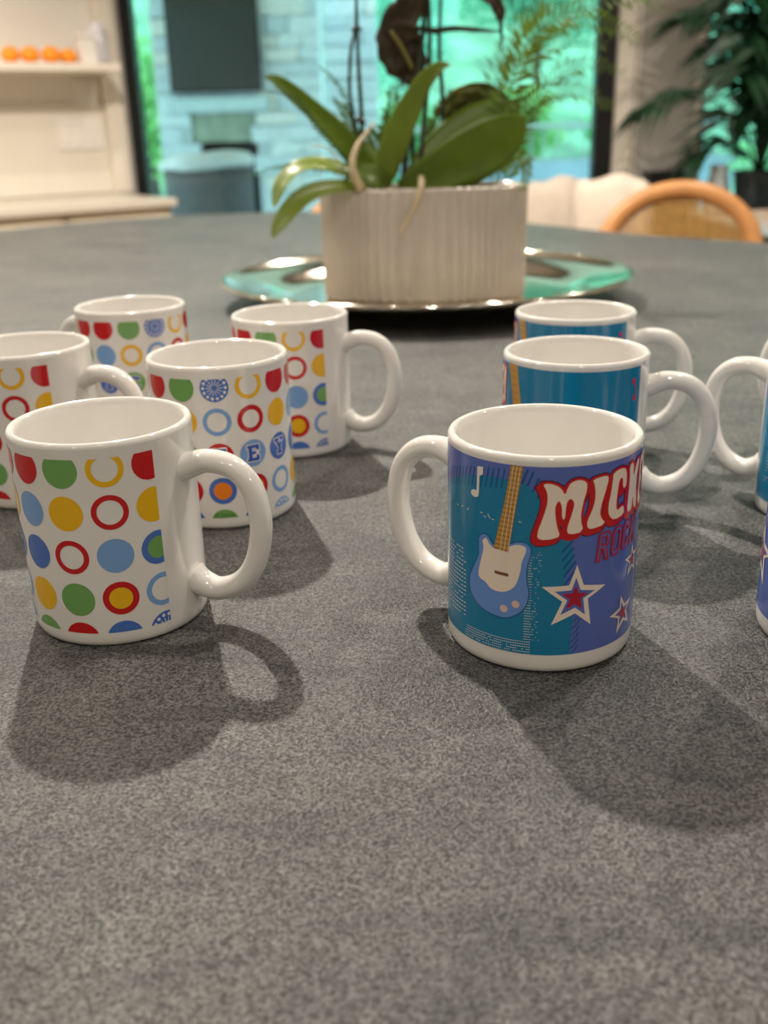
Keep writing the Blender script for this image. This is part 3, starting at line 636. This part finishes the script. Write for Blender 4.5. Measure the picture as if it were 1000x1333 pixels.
mug(-0.1878, 0.7667, 149.6, 'dots', 'farthest left dotted mug with its handle pointing left', GD)
mug(-0.2226, 0.6229, -15.0, 'dots', 'dotted mug cut by the left picture edge', GD)
mug(0.0690, 0.4091, 145, 'rock', 'front blue guitar mug with star and red lettering, handle at left', GR, -5.4)
mug(0.1115, 0.5635, -12.0, 'rock', 'middle blue mug directly behind the front guitar mug, handle right', GR)
mug(0.1352, 0.6916, -15.0, 'rock', 'farthest blue mug in the right row, just before the tray', GR)
mug(0.260, 0.549, 140, 'rock', 'blue mug at the right picture edge with handle pointing left', GR)
mug(0.2085, 0.4005, 24, 'rock', 'nearest blue mug sliced by the right picture edge', GR)
mug(0.336, 0.654, 150, 'rock', 'far right mug of which only the handle shows', GR)

# ------------------------------------------------------------------ tray and planter
M_SILVER = mat('polished_silver', (0.80, 0.73, 0.61, 1), 0.11, 1.0, var=0.03, scale=20)
TX, TY = 0.0625, 1.345
tr = empty('serving_tray', (TX, TY, 0.0003), R_(-4)); tag(tr, 'oval polished silver tray under the planter', 'tray')
bm = bmesh.new()
lathe(bm, [(0, 0.010), (0.3, 0.010), (0.62, 0.0102), (0.68, 0.0112), (0.72, 0.0138), (0.76, 0.0190), (0.79, 0.0224), (0.82, 0.0244), (0.90, 0.0278), (0.975, 0.0310), (0.985, 0.0335), (1.0, 0.034), (1.008, 0.0315), (1.0, 0.0285), (0.98, 0.0285), (0.90, 0.0252), (0.80, 0.0205), (0.74, 0.0135), (0.70, 0.0095), (0.64, 0.0078), (0, 0.0075)], 128, 0.263, 0.260)
from_bm('dish', bm, M_SILVER, tr, True)
bm = bmesh.new(); lathe(bm, [(0.60, 0.0085), (0.59, 0.0), (0.57, 0.0), (0.56, 0.008)], 96, 0.263, 0.260); from_bm('foot_ring', bm, M_SILVER, tr, True)
bm = bmesh.new()
tube(bm, [(0.263*1.003*math.cos(2*math.pi*k/128), 0.260*1.003*math.sin(2*math.pi*k/128), 0.0325 + 0.0006*math.cos(64*2*math.pi*k/128)) for k in range(129)], 0.0028, 8); from_bm('rolled_rim', bm, M_SILVER, tr, True)

PX, PY, PZ = 0.060, 1.316, 0.0105
pl = empty('planter', (PX, PY, PZ), R_(-3)); tag(pl, 'oval grey white fluted ceramic planter on the silver tray', 'planter')
M_PLANT = mat('pearl_grey_glaze', rgb(196, 187, 176), 0.24, 0.25, var=0.10, scale=14)
bm = bmesh.new(); SEG = 384; rings = []
for z, s, amp in ((0, 0.97, 0.6), (0.004, 0.985, 1.0), (0.03, 0.988, 1.0), (0.07, 0.995, 0.75), (0.11, 1.005, 0.5), (0.130, 1.012, 0.42), (0.1345, 1.006, 0.2), (0.1345, 0.965, 0.0), (0.128, 0.955, 0.0), (0.02, 0.93, 0.0)):
    rg = []
    for k in range(SEG):
        a = 2*math.pi*k/SEG; f = amp*0.0022*(abs(math.cos(a*32 + 0.6*math.sin(5*a)))*2 - 1)
        ca, sa = math.cos(a), math.sin(a); e = 2/2.7
        x = (0.128*s + f)*math.copysign(abs(ca)**e, ca); y = (0.062*s + f)*math.copysign(abs(sa)**e, sa)
        rg.append(bm.verts.new((x, y, z)))
    rings.append(rg)
for a, b in zip(rings, rings[1:]):
    for k in range(SEG): k2 = (k+1) % SEG; bm.faces.new((a[k], a[k2], b[k2], b[k]))
bm.faces.new(rings[0][::-1]); bm.faces.new(rings[-1])
from_bm('fluted_pot', bm, M_PLANT, pl, True)
bm = bmesh.new()
lathe(bm, [(0, 0.122), (0.5, 0.123), (0.9, 0.119), (1.0, 0.115), (0.9, 0.1), (0, 0.1)], 48, 0.116, 0.053)
for v in bm.verts: v.co.z += 0.005*noise.noise(v.co*60)
from_bm('potting_bark', bm, mat('brown_bark_mix', rgb(70, 58, 42), 0.95, var=0.5, scale=120, bump=1, bscale=150), pl)

# ------------------------------------------------------------------ plants in the planter
M_LEAF = mat('orchid_leaf_green', rgb(96, 120, 26), 0.35, var=0.22, scale=18, trans=0.28)
M_LEAF2 = mat('orchid_leaf_bright', rgb(122, 140, 50), 0.35, var=0.15, scale=18, trans=0.3)
M_DARKLEAF = mat('dark_bronze_leaf', rgb(58, 44, 22), 0.5, var=0.35, scale=25, trans=0.12)
M_STEM = mat('dark_flower_stem', rgb(36, 40, 20), 0.5, var=0.2)
M_ROOT = mat('pale_aerial_root', rgb(190, 172, 140), 0.7, var=0.1, scale=60)
M_FERN = mat('fern_green', rgb(92, 116, 40), 0.6, var=0.25, scale=30, trans=0.3)
def leaf(name, path, parent, m, roll=0.0, fold=0.25, n=22, thick=0.0012, wob=0.0, ref=(0, -1, 0.35)):
    """path: (px, py, depth, half width in mm)"""
    P = smoothpath([tuple(atp(p[0], p[1], p[2])) + (p[3]/1000,) for p in path], n)
    bm = bmesh.new(); rows = []
    for i, p in enumerate(P):
        c = Vector(p[:3]); t = (Vector(P[min(i+1, n)][:3]) - Vector(P[max(i-1, 0)][:3])).normalized()
        nrm = Vector(ref); nrm = (nrm - t*nrm.dot(t)).normalized(); s = t.cross(nrm)
        q = Matrix.Rotation(roll, 3, t); s = q @ s; nrm = q @ nrm; wd = max(p[3], 0.0004)*(1 + (45*wob*noise.noise(Vector((i*0.45, 4.2, path[0][0]))) if wob else 0))
        row = []
        for j in range(7):
            f = (j - 3)/3; off = wob*noise.noise(Vector((i*0.55, f*2, 1.7)))
            row.append(bm.verts.new(c + s*(f*wd) + nrm*(fold*wd*(f*f) + off)))
        rows.append(row)
    for a, b in zip(rows, rows[1:]):
        for j in range(6): bm.faces.new((a[j], a[j+1], b[j+1], b[j]))
    o = from_bm(name, bm, m, parent, True); md = o.modifiers.new('thickness', 'SOLIDIFY'); md.thickness = thick; md.offset = 0
    return o
def stem(name, path, parent, m, r0, r1, n=20):
    P = smoothpath([tuple(atp(*p)) for p in path], n); bm = bmesh.new()
    tube(bm, P, [r0 + (r1 - r0)*i/n for i in range(n+1)], 8); return from_bm(name, bm, m, parent, True)
orc = empty('orchid_plant', (PX, PY, PZ + 0.12)); tag(orc, 'orchid with broad green strap leaves growing in the fluted planter', 'plant')
def keep(o):     # parts are built in world space; hang them under the plant without moving them
    return o
class Under:      # parent helper: children get the inverse of the root's place
    pass
def child(o, root):
    o.parent = root; o.matrix_parent_inverse = root_inv(root); return o
def root_inv(root): return (Matrix.Translation(root.location) @ Matrix.Rotation(root.rotation_euler.z, 4, 'Z')).inverted()
Y0 = 1.2
for nm, path, m, roll, fold in (
    ('leaf', [(498, 238, 1.205, 8), (470, 212, 1.20, 15), (440, 176, 1.19, 15), (405, 142, 1.18, 11.5), (372, 114, 1.17, 9), (356, 103, 1.165, 5.5), (344, 101, 1.16, 0.6)], M_LEAF, 0.15, 0.25),
    ('leaf', [(486, 240, 1.19, 7), (455, 226, 1.175, 14), (420, 216, 1.155, 16), (388, 220, 1.135, 16), (368, 240, 1.12, 13), (360, 262, 1.11, 7), (357, 270, 1.105, 0.6)], M_LEAF2, 0.75, 0.2),
    ('leaf', [(478, 244, 1.165, 6), (440, 243, 1.14, 9), (405, 252, 1.12, 12), (378, 274, 1.10, 12), (362, 297, 1.09, 8), (355, 310, 1.085, 0.6)], M_LEAF2, 0.3, 0.3),
    ('leaf', [(500, 238, 1.205, 9), (510, 200, 1.20, 17), (528, 155, 1.19, 16), (548, 115, 1.18, 12), (565, 94, 1.17, 9), (578, 86, 1.165, 5), (586, 86, 1.16, 0.8)], M_LEAF2, -0.1, 0.35),
    ('leaf', [(520, 246, 1.195, 9), (560, 230, 1.185, 24), (605, 208, 1.175, 32), (645, 186, 1.165, 30), (672, 164, 1.155, 17), (684, 152, 1.15, 0.8)], M_LEAF, 0.1, 0.18),
    ('leaf', [(530, 240, 1.215, 8), (560, 205, 1.225, 18), (600, 170, 1.235, 22), (640, 150, 1.24, 20), (668, 140, 1.245, 11), (678, 132, 1.25, 0.8)], M_LEAF, -0.2, 0.2),
    ('leaf', [(505, 245, 1.22, 8), (482, 220, 1.235, 16), (470, 196, 1.25, 14), (462, 180, 1.26, 6), (458, 172, 1.265, 0.8)], M_LEAF, 0.0, 0.3),
    ('leaf', [(505, 246, 1.195, 9), (490, 232, 1.19, 14), (472, 226, 1.19, 12), (455, 232, 1.185, 6), (450, 238, 1.18, 0.8)], M_LEAF, 0.3, 0.3)):
    child(leaf(nm, path, None, m, roll, fold), orc)
for path, r0, r1, m in (
    ([(470, 235, 1.21), (471, 160, 1.215), (467, 90, 1.22), (465, 40, 1.225), (463, -40, 1.23)], 0.0032, 0.0018, M_STEM),
    ([(468, 200, 1.205), (459, 150, 1.205), (455, 110, 1.21), (457, 65, 1.215), (463, 36, 1.22), (464, 0, 1.222), (466, -30, 1.225)], 0.0026, 0.0016, M_STEM),
    ([(525, 238, 1.21), (532, 170, 1.22), (541, 110, 1.225), (549, 60, 1.23), (556, -30, 1.235)], 0.004, 0.003, M_STEM),
    ([(545, 238, 1.2), (553, 150, 1.22), (559, 80, 1.225), (558, 0, 1.23), (556, -40, 1.235)], 0.0034, 0.0022, M_STEM)):
    child(stem('flower_stem', path, None, m, r0, r1), orc)
child(stem('plant_clip', [(459, 38, 1.221), (464, 39, 1.219), (469, 37, 1.221)], None, M_STEM, 0.003, 0.003, 6), orc)
child(stem('clip_knot', [(466, 155, 1.212), (471, 158, 1.208), (474, 160, 1.212)], None, M_STEM, 0.004, 0.003, 6), orc)
child(stem('aerial_root', [(470, 246, 1.15), (460, 225, 1.145), (460, 205, 1.15), (466, 188, 1.16), (476, 175, 1.17), (487, 160, 1.18)], None, M_ROOT, 0.0052, 0.0016), orc)
child(stem('aerial_root', [(548, 232, 1.155), (549, 242, 1.139), (543, 262, 1.137), (532, 284, 1.136), (521, 303, 1.135)], None, M_ROOT, 0.004, 0.0022), orc)
child(stem('aerial_root', [(448, 218, 1.18), (428, 194, 1.19), (412, 190, 1.2), (402, 194, 1.2)], None, M_ROOT, 0.0012, 0.0006), orc)

brz = empty('bronze_leaf_plant', (PX - 0.0, PY + 0.02, PZ + 0.118)); tag(brz, 'dark bronze leaved plant rising behind the orchid leaves', 'plant')
for path, roll, wob in (
    ([(533, 112, 1.24, 1), (530, 90, 1.24, 22), (520, 58, 1.238, 28), (522, 30, 1.235, 22), (535, 5, 1.23, 17), (548, -30, 1.23, 4)], 0.0, 0.006),
    ([(540, 36, 1.24, 3), (566, 40, 1.242, 3.6), (592, 37, 1.245, 3.2), (622, 39, 1.25, 2.6), (652, 41, 1.252, 0.6)], 0.5, 0.002),
    ([(615, -12, 1.25, 4), (640, -2, 1.25, 8), (650, 14, 1.25, 7), (652, 32, 1.25, 2.6), (653, 52, 1.25, 1.6), (653, 68, 1.25, 0.5)], 0.1, 0.004),
    ([(566, 150, 1.25, 3), (590, 128, 1.252, 7), (615, 116, 1.255, 8), (640, 122, 1.255, 9), (660, 142, 1.25, 12), (670, 170, 1.245, 12), (672, 196, 1.24, 2)], 0.2, 0.010),
    ([(570, 200, 1.26, 6), (585, 165, 1.262, 12), (600, 140, 1.262, 10), (625, 128, 1.26, 7), (640, 132, 1.26, 1)], 0.1, 0.010)):
    child(leaf('leaf', path, None, M_DARKLEAF if path[0][1] < 130 else mat('olive_curled_leaf', rgb(92, 96, 26), 0.5, var=0.35, scale=30, trans=0.2), roll, 0.2, 26, 0.001, wob), brz)
for path in ([(540, 240, 1.225), (536, 150, 1.235), (545, 80, 1.24), (536, 40, 1.238), (540, -20, 1.235)], [(575, 225, 1.24), (576, 130, 1.25), (572, 60, 1.25), (575, -20, 1.25)]):
    child(stem('stem', path, None, M_STEM, 0.0034, 0.002), brz)
child(stem('stem', [(538, 92, 1.232), (522, 60, 1.226), (508, 40, 1.224)], None, mat('olive_leaf_stalk', rgb(120, 112, 50), 0.5), 0.0028, 0.002, 8), brz)

def frond(path, parent, m, ln, spread, n=34, r=0.0008, seed=0):
    rd = random.Random(seed); P = smoothpath([tuple(atp(*p)) for p in path], n); bm = bmesh.new()
    tube(bm, P, [r*(1 - 0.7*i/n) for i in range(n+1)], 6)
    for i in range(3, n):
        t = (Vector(P[min(i+1, n)]) - Vector(P[i-1])).normalized(); s = t.cross(Vector((0, -1, 0.2))).normalized()
        for sg in (-1, 1):
            l = ln*(1 - (i/n)**2*0.75)*rd.uniform(0.7, 1.15); d = (s*sg + t*0.6 + Vector((0, rd.uniform(-.5, .5), rd.uniform(-.1, .3)))).normalized()
            b = Vector(P[i]); wv = t*l*spread*1.7
            q = [b, b + d*l*0.5 + wv, b + d*l, b + d*l*0.5 - wv]
            bm.faces.new([bm.verts.new(v) for v in q])
    return child(from_bm('frond', bm, m, None), parent)
fe = empty('asparagus_fern', (PX + 0.09, PY + 0.01, PZ + 0.118)); tag(fe, 'feathery fern arching out of the right of the planter', 'plant')
for i, (path, ln, sp) in enumerate((
    ([(640, 238, 1.22), (655, 140, 1.24), (690, 80, 1.23), (730, 55, 1.22), (790, 60, 1.2)], 0.030, 0.05),
    ([(650, 238, 1.22), (665, 160, 1.23), (705, 124, 1.22), (750, 118, 1.21), (800, 140, 1.2)], 0.028, 0.05),
    ([(645, 238, 1.22), (662, 120, 1.24), (700, 40, 1.24), (760, 10, 1.22), (830, -6, 1.19), (862, 12, 1.17)], 0.034, 0.06),
    ([(648, 238, 1.22), (668, 110, 1.26), (690, 50, 1.27), (740, 24, 1.26), (800, 34, 1.25), (832, 54, 1.24)], 0.032, 0.06),
    ([(655, 238, 1.21), (672, 180, 1.22), (690, 140, 1.22), (726, 98, 1.22), (770, 84, 1.21), (815, 96, 1.2)], 0.026, 0.05),
    ([(640, 238, 1.22), (640, 130, 1.25), (660, 60, 1.26), (700, 10, 1.26), (740, -20, 1.26)], 0.026, 0.05),
    ([(655, 236, 1.2), (672, 214, 1.18), (684, 206, 1.165), (686, 226, 1.155), (680, 248, 1.15)], 0.014, 0.12))):
    frond(path, fe, M_FERN, ln, sp, 40, 0.0009, i)
mf = empty('small_fern', (PX - 0.04, PY + 0.01, PZ + 0.118)); tag(mf, 'small fern with tiny leaflets on the left of the planter', 'plant')
for i, (path, ln, sp) in enumerate((
    ([(475, 240, 1.22), (466, 190, 1.215), (455, 140, 1.21), (436, 105, 1.205), (415, 86, 1.2)], 0.007, 0.25),
    ([(475, 240, 1.22), (466, 190, 1.22), (455, 160, 1.22), (445, 140, 1.22), (433, 128, 1.22)], 0.012, 0.16),
    ([(480, 240, 1.2), (450, 225, 1.17), (400, 216, 1.15), (360, 218, 1.14), (315, 232, 1.13)], 0.007, 0.25),
    ([(470, 220, 1.18), (420, 175, 1.17), (385, 128, 1.165), (345, 120, 1.16)], 0.006, 0.25),
    ([(505, 240, 1.24), (507, 190, 1.25), (510, 150, 1.255), (512, 112, 1.26)], 0.024, 0.12),
    ([(500, 240, 1.24), (495, 200, 1.25), (485, 178, 1.255), (478, 170, 1.26)], 0.018, 0.12),
    ([(560, 240, 1.25), (566, 190, 1.27), (575, 150, 1.28), (590, 120, 1.28)], 0.026, 0.12),
    ([(590, 235, 1.26), (600, 190, 1.28), (620, 160, 1.29), (650, 140, 1.29)], 0.024, 0.12))):
    frond(path, mf, mat('small_fern_green', rgb(70, 98, 44), 0.6, var=0.2, trans=0.3), ln, sp, 30, 0.0008, 40 + i)

# ------------------------------------------------------------------ dining side
M_CANEWOOD = mat('honey_bent_wood', rgb(196, 138, 84), 0.4, var=0.12, scale=12)
M_CANE = mat('woven_cane', rgb(204, 160, 92), 0.6, var=0.15, scale=40)
def cane_chair(x, y, rz, label, zt=0.905):
    t = empty('cane_chair', (x, y, FLOOR), rz); tag(t, label, 'chair', 'cane back dining chairs')
    W, zb = 0.235, 0.52
    arch = [(W*math.cos(a)*(1 if True else 1), 0.03*math.sin(a), zt - 0.22 + 0.20*math.sin(a)) for a in [math.pi*k/28 for k in range(29)]]
    P = [(W*0.97, 0, zb)] + arch + [(-W*0.97, 0, zb)] 
    bm = bmesh.new(); tube(bm, P, 0.019, 12, True, 1.45, (0, 1, 0)); tube(bm, [(-W, 0, zb), (W, 0, zb)], 0.016, 10); from_bm('back_frame', bm, M_CANEWOOD, t, True)
    # woven panel: strips clipped inside the arch
    def inside(px, pz):
        if pz < zb + 0.01: return False
        if abs(px) > W - 0.02: return False
        if pz <= zt - 0.22: return True
        return (px/(W - 0.018))**2 + ((pz - zt + 0.22)/0.182)**2 < 1
    bm = bmesh.new()
    def strips(dx, dz, sp, wd, off):
        nx, nz = -dz, dx
        for k in range(-60, 61):
            run = None; s = -0.6
            while s < 0.6:
                px, pz = dx*s + nx*k*sp, 0.72 + dz*s + nz*k*sp; ins = inside(px, pz)
                if ins and run is None: run = s
                if (not ins or s > 0.59) and run is not None:
                    if s - run > 0.01:
                        q = []
                        for ss, e in ((run, -1), (s, -1), (s, 1), (run, 1)):
                            qx, qz = dx*ss + nx*(k*sp + e*wd/2), 0.72 + dz*ss + nz*(k*sp + e*wd/2)
                            q.append(bm.verts.new((qx, 0.028*math.sqrt(max(0, 1 - (qx/W)**2)) + off, qz)))
                        bm.faces.new(q)
                    run = None
                s += 0.006
    c = math.sqrt(.5)
    strips(1, 0, 0.018, 0.0045, 0.0); strips(0, 1, 0.018, 0.0045, 0.001); strips(c, c, 0.01273, 0.003, -0.001); strips(c, -c, 0.01273, 0.003, 0.002)
    o = from_bm('cane_panel', bm, M_CANE, t); md = o.modifiers.new('thickness', 'SOLIDIFY'); md.thickness = 0.0012
    bm = bmesh.new(); lathe(bm, [(0, 0.44), (0.215, 0.44), (0.23, 0.455), (0.22, 0.475), (0, 0.48)], 32)
    for v in bm.verts: v.co.y += 0.23
    from_bm('seat', bm, M_CANE, t, True)
    for sx in (-1, 1):
        for yy in (0.0, 0.42):
            bm = bmesh.new(); tube(bm, [(sx*0.2, yy, 0), (sx*0.2, yy, 0.45 if yy > 0.1 else zb + 0.02)], [0.014, 0.019], 10); from_bm('leg', bm, M_CANEWOOD, t, True)
    return t
cane_chair(0.952, 3.25, R_(-8), 'cane back bentwood chair with arched top on the right', 0.945)
cane_chair(-0.03, 3.72, R_(6), 'cane back chair almost hidden behind the left of the planter', 0.93)
cane_chair(0.268, 2.98, R_(-4), 'cane back chair almost hidden behind the right of the planter', 0.90)

M_LINEN = mat('cream_linen_slipcover', rgb(222, 206, 190), 0.9, var=0.04, scale=25, bump=0.4, bscale=300)
def slip_chair(x, y, rz, wd, zt, label):
    t = empty('slipcovered_chair', (x, y, FLOOR), rz); tag(t, label, 'chair', 'linen slipcovered chairs')
    bm = bmesh.new(); nx, nz = 14, 16; fr = {}
    for side in (0, 1):
        for i in range(nx + 1):
            for j in range(nz + 1):
                u = (i/nx - .5)*2; v = j/nz
                e = 1 - 0.12*max(0, (abs(u) - 0.75)/0.25)**2*(v > .8)
                px = u*wd/2*(1 + 0.02*math.sin(9*v + u*3)); pz = 0.1 + (zt - 0.1)*v*e + 0.012*math.sin(5*u + 1)*v
                edge = max(abs(u)**6, v**8); th = 0.055*(1 - edge) + 0.012
                py = (-th if side == 0 else th) + 0.08*(1 - v) - 0.04 + 0.008*noise.noise(Vector((u*3, v*5, side*7 + x)))
                fr[side, i, j] = bm.verts.new((px, py, pz))
    for side in (0, 1):
        for i in range(nx):
            for j in range(nz): bm.faces.new([fr[side, a, b] for a, b in ((i, j), (i+1, j), (i+1, j+1), (i, j+1))])
    for j in range(nz):
        for i in (0, nx): bm.faces.new((fr[0, i, j], fr[0, i, j+1], fr[1, i, j+1], fr[1, i, j]))
    for i in range(nx): bm.faces.new((fr[0, i, nz], fr[0, i+1, nz], fr[1, i+1, nz], fr[1, i, nz])); bm.faces.new((fr[0, i, 0], fr[0, i+1, 0], fr[1, i+1, 0], fr[1, i, 0]))
    from_bm('backrest_cover', bm, M_LINEN, t, True)
    box('seat_cushion', (-wd/2 + 0.02, 0.08, 0.38), (wd/2 - 0.02, 0.4, 0.5), M_LINEN, t, 0.03)
    box('skirt', (-wd/2 + 0.03, 0.09, 0.06), (wd/2 - 0.03, 0.39, 0.38), M_LINEN, t, 0.01)
    for sx in (-1, 1):
        for yy in (0.06, 0.36):
            bm = bmesh.new(); tube(bm, [(sx*(wd/2 - 0.06), yy, 0), (sx*(wd/2 - 0.06), yy, 0.12)], 0.018, 8); from_bm('leg', bm, M_CANEWOOD, t)
slip_chair(0.875, 3.86, R_(-14), 0.30, 0.94, 'cream slipcovered chair just behind the cane back chair')
slip_chair(0.742, 4.32, R_(10), 0.3, 0.915, 'cream slipcovered chair farther left against the glass door')

dt = empty('dining_table', (2.03, 4.05, FLOOR)); tag(dt, 'dining table with pale top and dark brown edge at the right', 'table')
box('table_top', (-0.66, -0.60, 0.735), (1.2, 0.52, 0.75), mat('pale_grey_tabletop', rgb(190, 198, 202), 0.25, var=0.04), dt, 0.003)
box('apron', (-0.64, -0.58, 0.665), (1.18, 0.5, 0.735), mat('dark_brown_wood', rgb(70, 46, 34), 0.4, var=0.2, scale=10), dt)
for sx in (-0.6, 1.14):
    for sy in (-0.54, 0.46): box('leg', (sx - 0.035, sy - 0.035, 0), (sx + 0.035, sy + 0.035, 0.665), MATS['dark_brown_wood'], dt)
bc = empty('black_console', (1.28, 4.655, FLOOR)); tag(bc, 'black narrow cabinet against the grey wall behind the cane chair', 'cabinet')
box('body', (-0.085, -0.06, 0.04), (0.1, 0.06, 0.895), M_BLACK, bc, 0.004); box('top', (-0.09, -0.065, 0.895), (0.105, 0.065, 0.915), M_BLACK, bc, 0.003); box('plinth', (-0.08, -0.05, 0), (0.095, 0.05, 0.04), M_BLACK, bc)

pm = empty('potted_palm', (1.60, 4.40, FLOOR + 0.7505)); tag(pm, 'dark leafy palm in a dark pot before the right window', 'plant')
bm = bmesh.new(); lathe(bm, [(0, 0), (0.07, 0), (0.085, 0.02), (0.1, 0.15), (0.105, 0.17), (0.095, 0.17), (0.088, 0.14), (0, 0.14)], 32); from_bm('pot', bm, mat('dark_glazed_pot', rgb(24, 34, 34), 0.3), pm, True)
M_PALM = mat('palm_leaf', rgb(26, 62, 34), 0.45, var=0.3, scale=15, trans=0.15)
rp = random.Random(11)
fr_dirs = [(-0.50, -0.10, 0.36, 0.30), (-0.36, -0.1, 0.62, 0.62), (-0.26, 0.0, 0.16, 0.1), (-0.2, -0.2, 0.8, 0.86), (0.0, -0.1, 0.95, 1.05), (0.2, -0.2, 0.85, 0.95), (0.42, -0.1, 0.6, 0.62), (0.42, -0.2, 0.3, 0.2), (-0.1, -0.28, 0.5, 0.5), (0.12, -0.3, 0.55, 0.55), (0.25, 0.02, 0.9, 0.98), (-0.08, 0.02, 0.9, 1.0), (0.05, -0.35, 0.3, 0.25), (-0.16, -0.05, 0.5, 0.46), (0.2, 0.0, 0.5, 0.45), (-0.06, -0.2, 0.35, 0.3), (0.3, -0.3, 0.7, 0.65), (0.02, -0.15, 0.7, 0.72), (0.1, -0.05, 0.3, 0.3), (0.3, -0.1, 0.45, 0.38), (-0.12, -0.1, 0.7, 0.7), (0.1, -0.2, 0.8, 0.85), (0.16, -0.1, 0.62, 0.6)]
for _ in range(34):
    a_ = rp.uniform(-.3, .42); h_ = rp.uniform(.25, 1.0); fr_dirs.append((a_*(1.1 - .4*h_), rp.uniform(-.3, .05), h_, h_*rp.uniform(.9, 1.05)))
for k, (dx, dy, hz, tz) in enumerate(fr_dirs):
    P = smoothpath([(0, 0, 0.14), (dx*0.18, dy*0.18, 0.14 + hz*0.5), (dx*0.6, dy*0.6, 0.14 + hz*0.95), (dx, dy, 0.14 + tz)], 26)
    bm = bmesh.new(); tube(bm, P, [0.006*(1 - 0.8*i/26) for i in range(27)], 6)
    for i in range(8, 27):
        t = (Vector(P[min(i+1, 26)]) - Vector(P[i-1])).normalized(); s = t.cross(Vector((0, 0, 1)));  s = s.normalized() if s.length > .1 else Vector((1, 0, 0))
        for sg in (-1, 1):
            l = 0.22*(math.sin(math.pi*min(1, (i - 6)/22)*0.9) + 0.25)*rp.uniform(.8, 1.1); d = (s*sg*0.75 + t*0.8 + Vector((0, 0, -0.25 + rp.uniform(-.15, .15)))).normalized()
            b = Vector(P[i]); wv = d.cross(Vector((rp.uniform(-.4, .4), -1, .5))).normalized()*0.009; tip = b + d*l + Vector((0, 0, -l*0.25))
            mid = b + d*l*0.5
            bm.faces.new([bm.verts.new(v) for v in (b, mid + wv, tip, mid - wv)])
    from_bm('frond', bm, M_PALM, pm)
vs = empty('white_vase', (1.44, 4.42, FLOOR + 0.7505)); tag(vs, 'white glass vase on the dining table left of the palm', 'vase')
bm = bmesh.new(); lathe(bm, [(0, 0), (0.04, 0), (0.05, 0.02), (0.052, 0.09), (0.036, 0.16), (0.04, 0.19), (0.034, 0.19), (0.03, 0.16), (0.045, 0.09), (0, 0.02)], 28); from_bm('body', bm, mat('white_vase_glass', rgb(214, 222, 226), 0.15, var=0.02), vs, True)
bm = bmesh.new(); tube(bm, [(0.037*math.cos(2*math.pi*k/24), 0.037*math.sin(2*math.pi*k/24), 0.19) for k in range(25)], 0.004, 8); from_bm('rim', bm, MATS['white_vase_glass'], vs, True)
ty = empty('wooden_tray', (1.55, 4.05, FLOOR + 0.7505), R_(10)); tag(ty, 'small pale tray lying on the dining table', 'tray')
box('base', (-0.11, -0.08, 0), (0.11, 0.08, 0.01), mat('pale_wood', rgb(206, 186, 166), 0.5, var=0.1), ty)
for lo, hi in (((-0.11, -0.08, 0.01), (0.11, -0.07, 0.035)), ((-0.11, 0.07, 0.01), (0.11, 0.08, 0.035)), ((-0.11, -0.07, 0.01), (-0.1, 0.07, 0.035)), ((0.1, -0.07, 0.01), (0.11, 0.07, 0.035))): box('edge', lo, hi, MATS['pale_wood'], ty)
